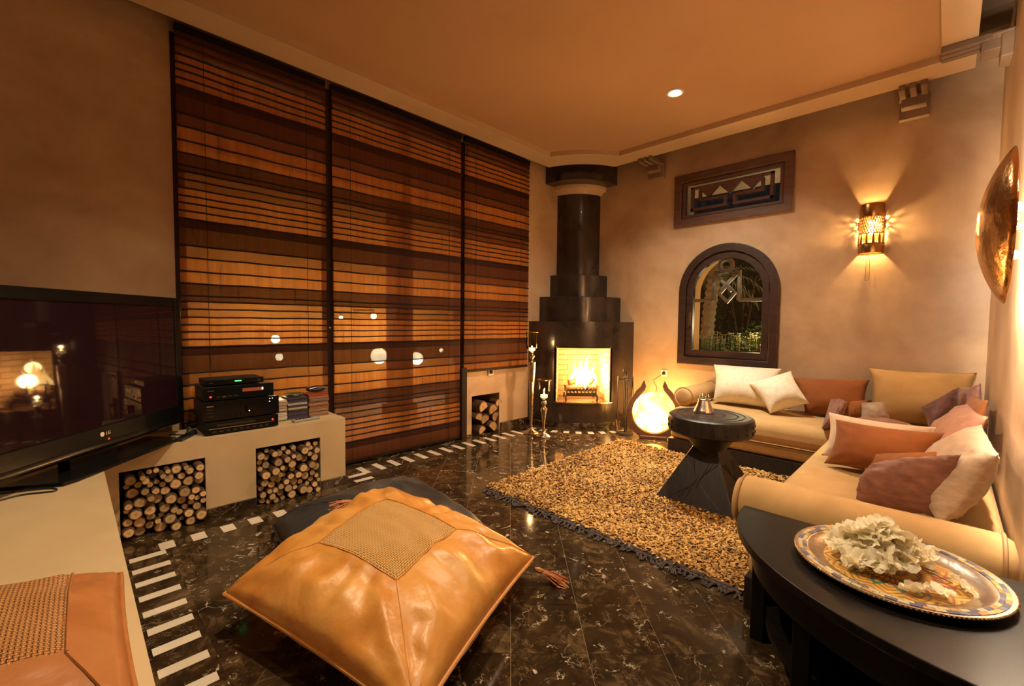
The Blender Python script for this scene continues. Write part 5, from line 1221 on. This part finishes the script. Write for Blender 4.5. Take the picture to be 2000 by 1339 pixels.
mb = MB(); n = len(oo); vs = [Lp(*p, .03) for p in oo]+[Lp(*p, .03) for p in ii]+[Lp(*p, -.03) for p in oo]+[Lp(*p, -.03) for p in ii]
zlow = .0005
for v in vs:
    if v.z < zlow: v.z = zlow
fs = []
for i in range(n-1): fs += [(i, i+1, n+i+1, n+i), (2*n+i, 3*n+i, 3*n+i+1, 2*n+i+1), (i, 2*n+i, 2*n+i+1, i+1), (n+i, n+i+1, 3*n+i+1, 3*n+i)]
mb.add(vs, fs); obj('crescent_frame', mb, M['wood_dark'], lp, bev=.003)
ft_ = MB(); ft_.prism([(p.x, p.y) for p in (Lp(-.13, 0, -.06), Lp(.13, 0, -.06), Lp(.13, 0, .06), Lp(-.13, 0, .06))], .03, 2, .0005); obj('foot_block', ft_, M['wood_dark'], lp, bev=.004)
cb_ = MB(); P = [Lp(.02, LZ+.19, -.05), Lp(.03, .50, -.12), Lp(.0, .56, -.20)]; P.append(Vector((4.49, 2.145, .62))); cb_.tube(P, .003, 6); obj('power_cord', cb_, M['black_matte'], lp, True)
# ---- wall sockets
def socket(loc, nrm, label):
    t = thing('wall_socket', label, 'socket', loc, 'wall sockets'); x, y, z_ = loc; e = .037
    if nrm == 'x': a, b_ = (x-.010, y-e, z_-e), (x, y+e, z_+e)
    else: a, b_ = (x-e, y-.010, z_-e), (x+e, y, z_+e)
    obj('cover_plate', MB().box(a, b_), M['white_plastic'], t, bev=.003)
    mb = MB().lathe([(0, .012), (.018, .012), (.019, .0)][::-1], 18); mt = (Matrix.Translation((x-.010, y, z_)) @ Matrix.Rotation(-PI/2, 4, 'Y')) if nrm == 'x' else (Matrix.Translation((x, y-.010, z_)) @ Matrix.Rotation(PI/2, 4, 'X'))
    me = mesh('plug', mb, M['black_matte'], True); me.transform(mt); link('plug', me, t)
socket((A, 2.145, .617), 'x', 'white wall socket with black plug above the round lamp'); socket((3.08, W, .628), 'y', 'white wall socket between the short blind and the split firewood')
# ---- brass wall sconce
SX, SY = A, .462; sc = thing('wall_sconce', 'pierced brass half-round wall sconce glowing on the wall', 'sconce', (A, SY, 1.72))
def half(r0, z0, z1, nm, m, seg=16):
    mb = MB(); mb.lathe([(r0, z0), (r0+.002, z0+.006), (r0+.002, z1-.006), (r0, z1), (r0-.004, z1), (r0-.004, z0), (r0, z0)], seg, (SX, SY, 0), PI/2, 1.5*PI); return obj(nm, mb, m, sc, True, 30)
SR = .076
half(SR, 2.00, 2.105, 'top_band', M['brass']); half(SR, 1.72, 1.80, 'bottom_band', M['brass'])
lt = MB()
for k in range(15):
    for s in (1, -1):
        P = []
        for i in range(9):
            q = i/8; a = PI/2+PI*((k/14)+s*.22*(q-.5))
            if PI/2-.01 <= a <= 1.5*PI+.01: P.append((SX+SR*math.cos(a), SY+SR*math.sin(a), 1.87+.14*q))
        if len(P) > 1: lt.tube(P, .0038, 5)
obj('pierced_lattice', lt, M['brass'], sc, True)
tm = MB()
for k in range(6):
    a0 = PI/2+PI*(k+.12)/6; a1 = PI/2+PI*(k+.88)/6; am = (a0+a1)/2
    tm.tube([(SX+SR*math.cos(am), SY+SR*math.sin(am), 1.79), (SX+SR*math.cos(am), SY+SR*math.sin(am), 1.845), (SX+SR*math.cos(am), SY+SR*math.sin(am), 1.875)], [.012, .008, .003], 6)
obj('crown_teeth', tm, M['brass'], sc, True)
hr = MB(); hr.tube([(SX+SR*math.cos(PI/2+PI*i/16), SY+SR*math.sin(PI/2+PI*i/16), 1.872) for i in range(17)], .004, 5); obj('lattice_ring', hr, M['brass'], sc, True)
obj('back_plate', MB().box((A-.006, SY-.072, 1.72), (A, SY+.072, 2.105)), M['brass'], sc)
obj('bulb', MB().sphere((A-.035, SY, 1.90), .02, 12, 8, sc=(1, 1, 1.6)), plain('sconce bulb', (1,.9,.7), .4, emit=(1,.72,.32), es=110), sc, True)
obj('glass_drop', MB().lathe([(0, 1.50), (.012, 1.505), (.014, 1.52), (.013, 1.66), (.010, 1.69), (.004, 1.72)], 12, (A-.035, SY+.01, 0)), M['hurricane'], sc, True)
light('sconce_light', 'POINT', (A-.042, SY, 1.962), 15, (1,.62,.24), .012); light('sconce_light', 'POINT', (A-.045, SY, 1.80), 12, (1,.62,.24), .010)
# ---- copper disc lamp on the right wall
DX, DY, DZ, DR = 2.36, -.135, 1.505, .272
dl = thing('copper_disc_lamp', 'domed hammered copper disc lamp glowing against the right wall', 'lamp', (DX, RW, DZ))
mb = MB(); vs = []; n = 48; prof = []
for k in range(15): q = k/14; prof.append((DR*q, .078*(1-q*q)**.9))
prof2 = prof+[(DR, -.004), (DR-.01, -.004)]+[(r_*.97, h_-.005) for r_, h_ in prof[::-1]]
for r_, h_ in prof2:
    for j in range(n): a = 2*PI*j/n; vs.append((DX+r_*math.cos(a), DY+h_, DZ+r_*math.sin(a)))
fs = []
for i in range(len(prof2)-1):
    for j in range(n): fs.append((i*n+j, i*n+(j+1) % n, (i+1)*n+(j+1) % n, (i+1)*n+j))
mb.add(vs, fs); obj('copper_dome', mb, M['copper'], dl, True, 60)
obj('wall_arm', MB().tube([(DX, RW, DZ), (DX, DY+.07, DZ)], .012, 10), M['brass'], dl, True); obj('wall_rose', MB().tube([(DX, RW, DZ), (DX, RW+.015, DZ)], [.06, .055], 20), M['brass'], dl, True)
BL = plain('disc bulb', (1,.95,.85), .4, emit=(1,.78,.5), es=80)
for k in range(3):
    a = 2*PI*k/3+.5; p = (DX+.10*math.cos(a), RW+.045, DZ+.10*math.sin(a)); obj('bulb', MB().sphere(p, .016, 10, 6), BL, dl, True)
    a += PI/3; p = (DX+.19*math.cos(a), RW+.055, DZ+.19*math.sin(a)); light('disc_light', 'POINT', p, 58, (1,.78,.54), .016)
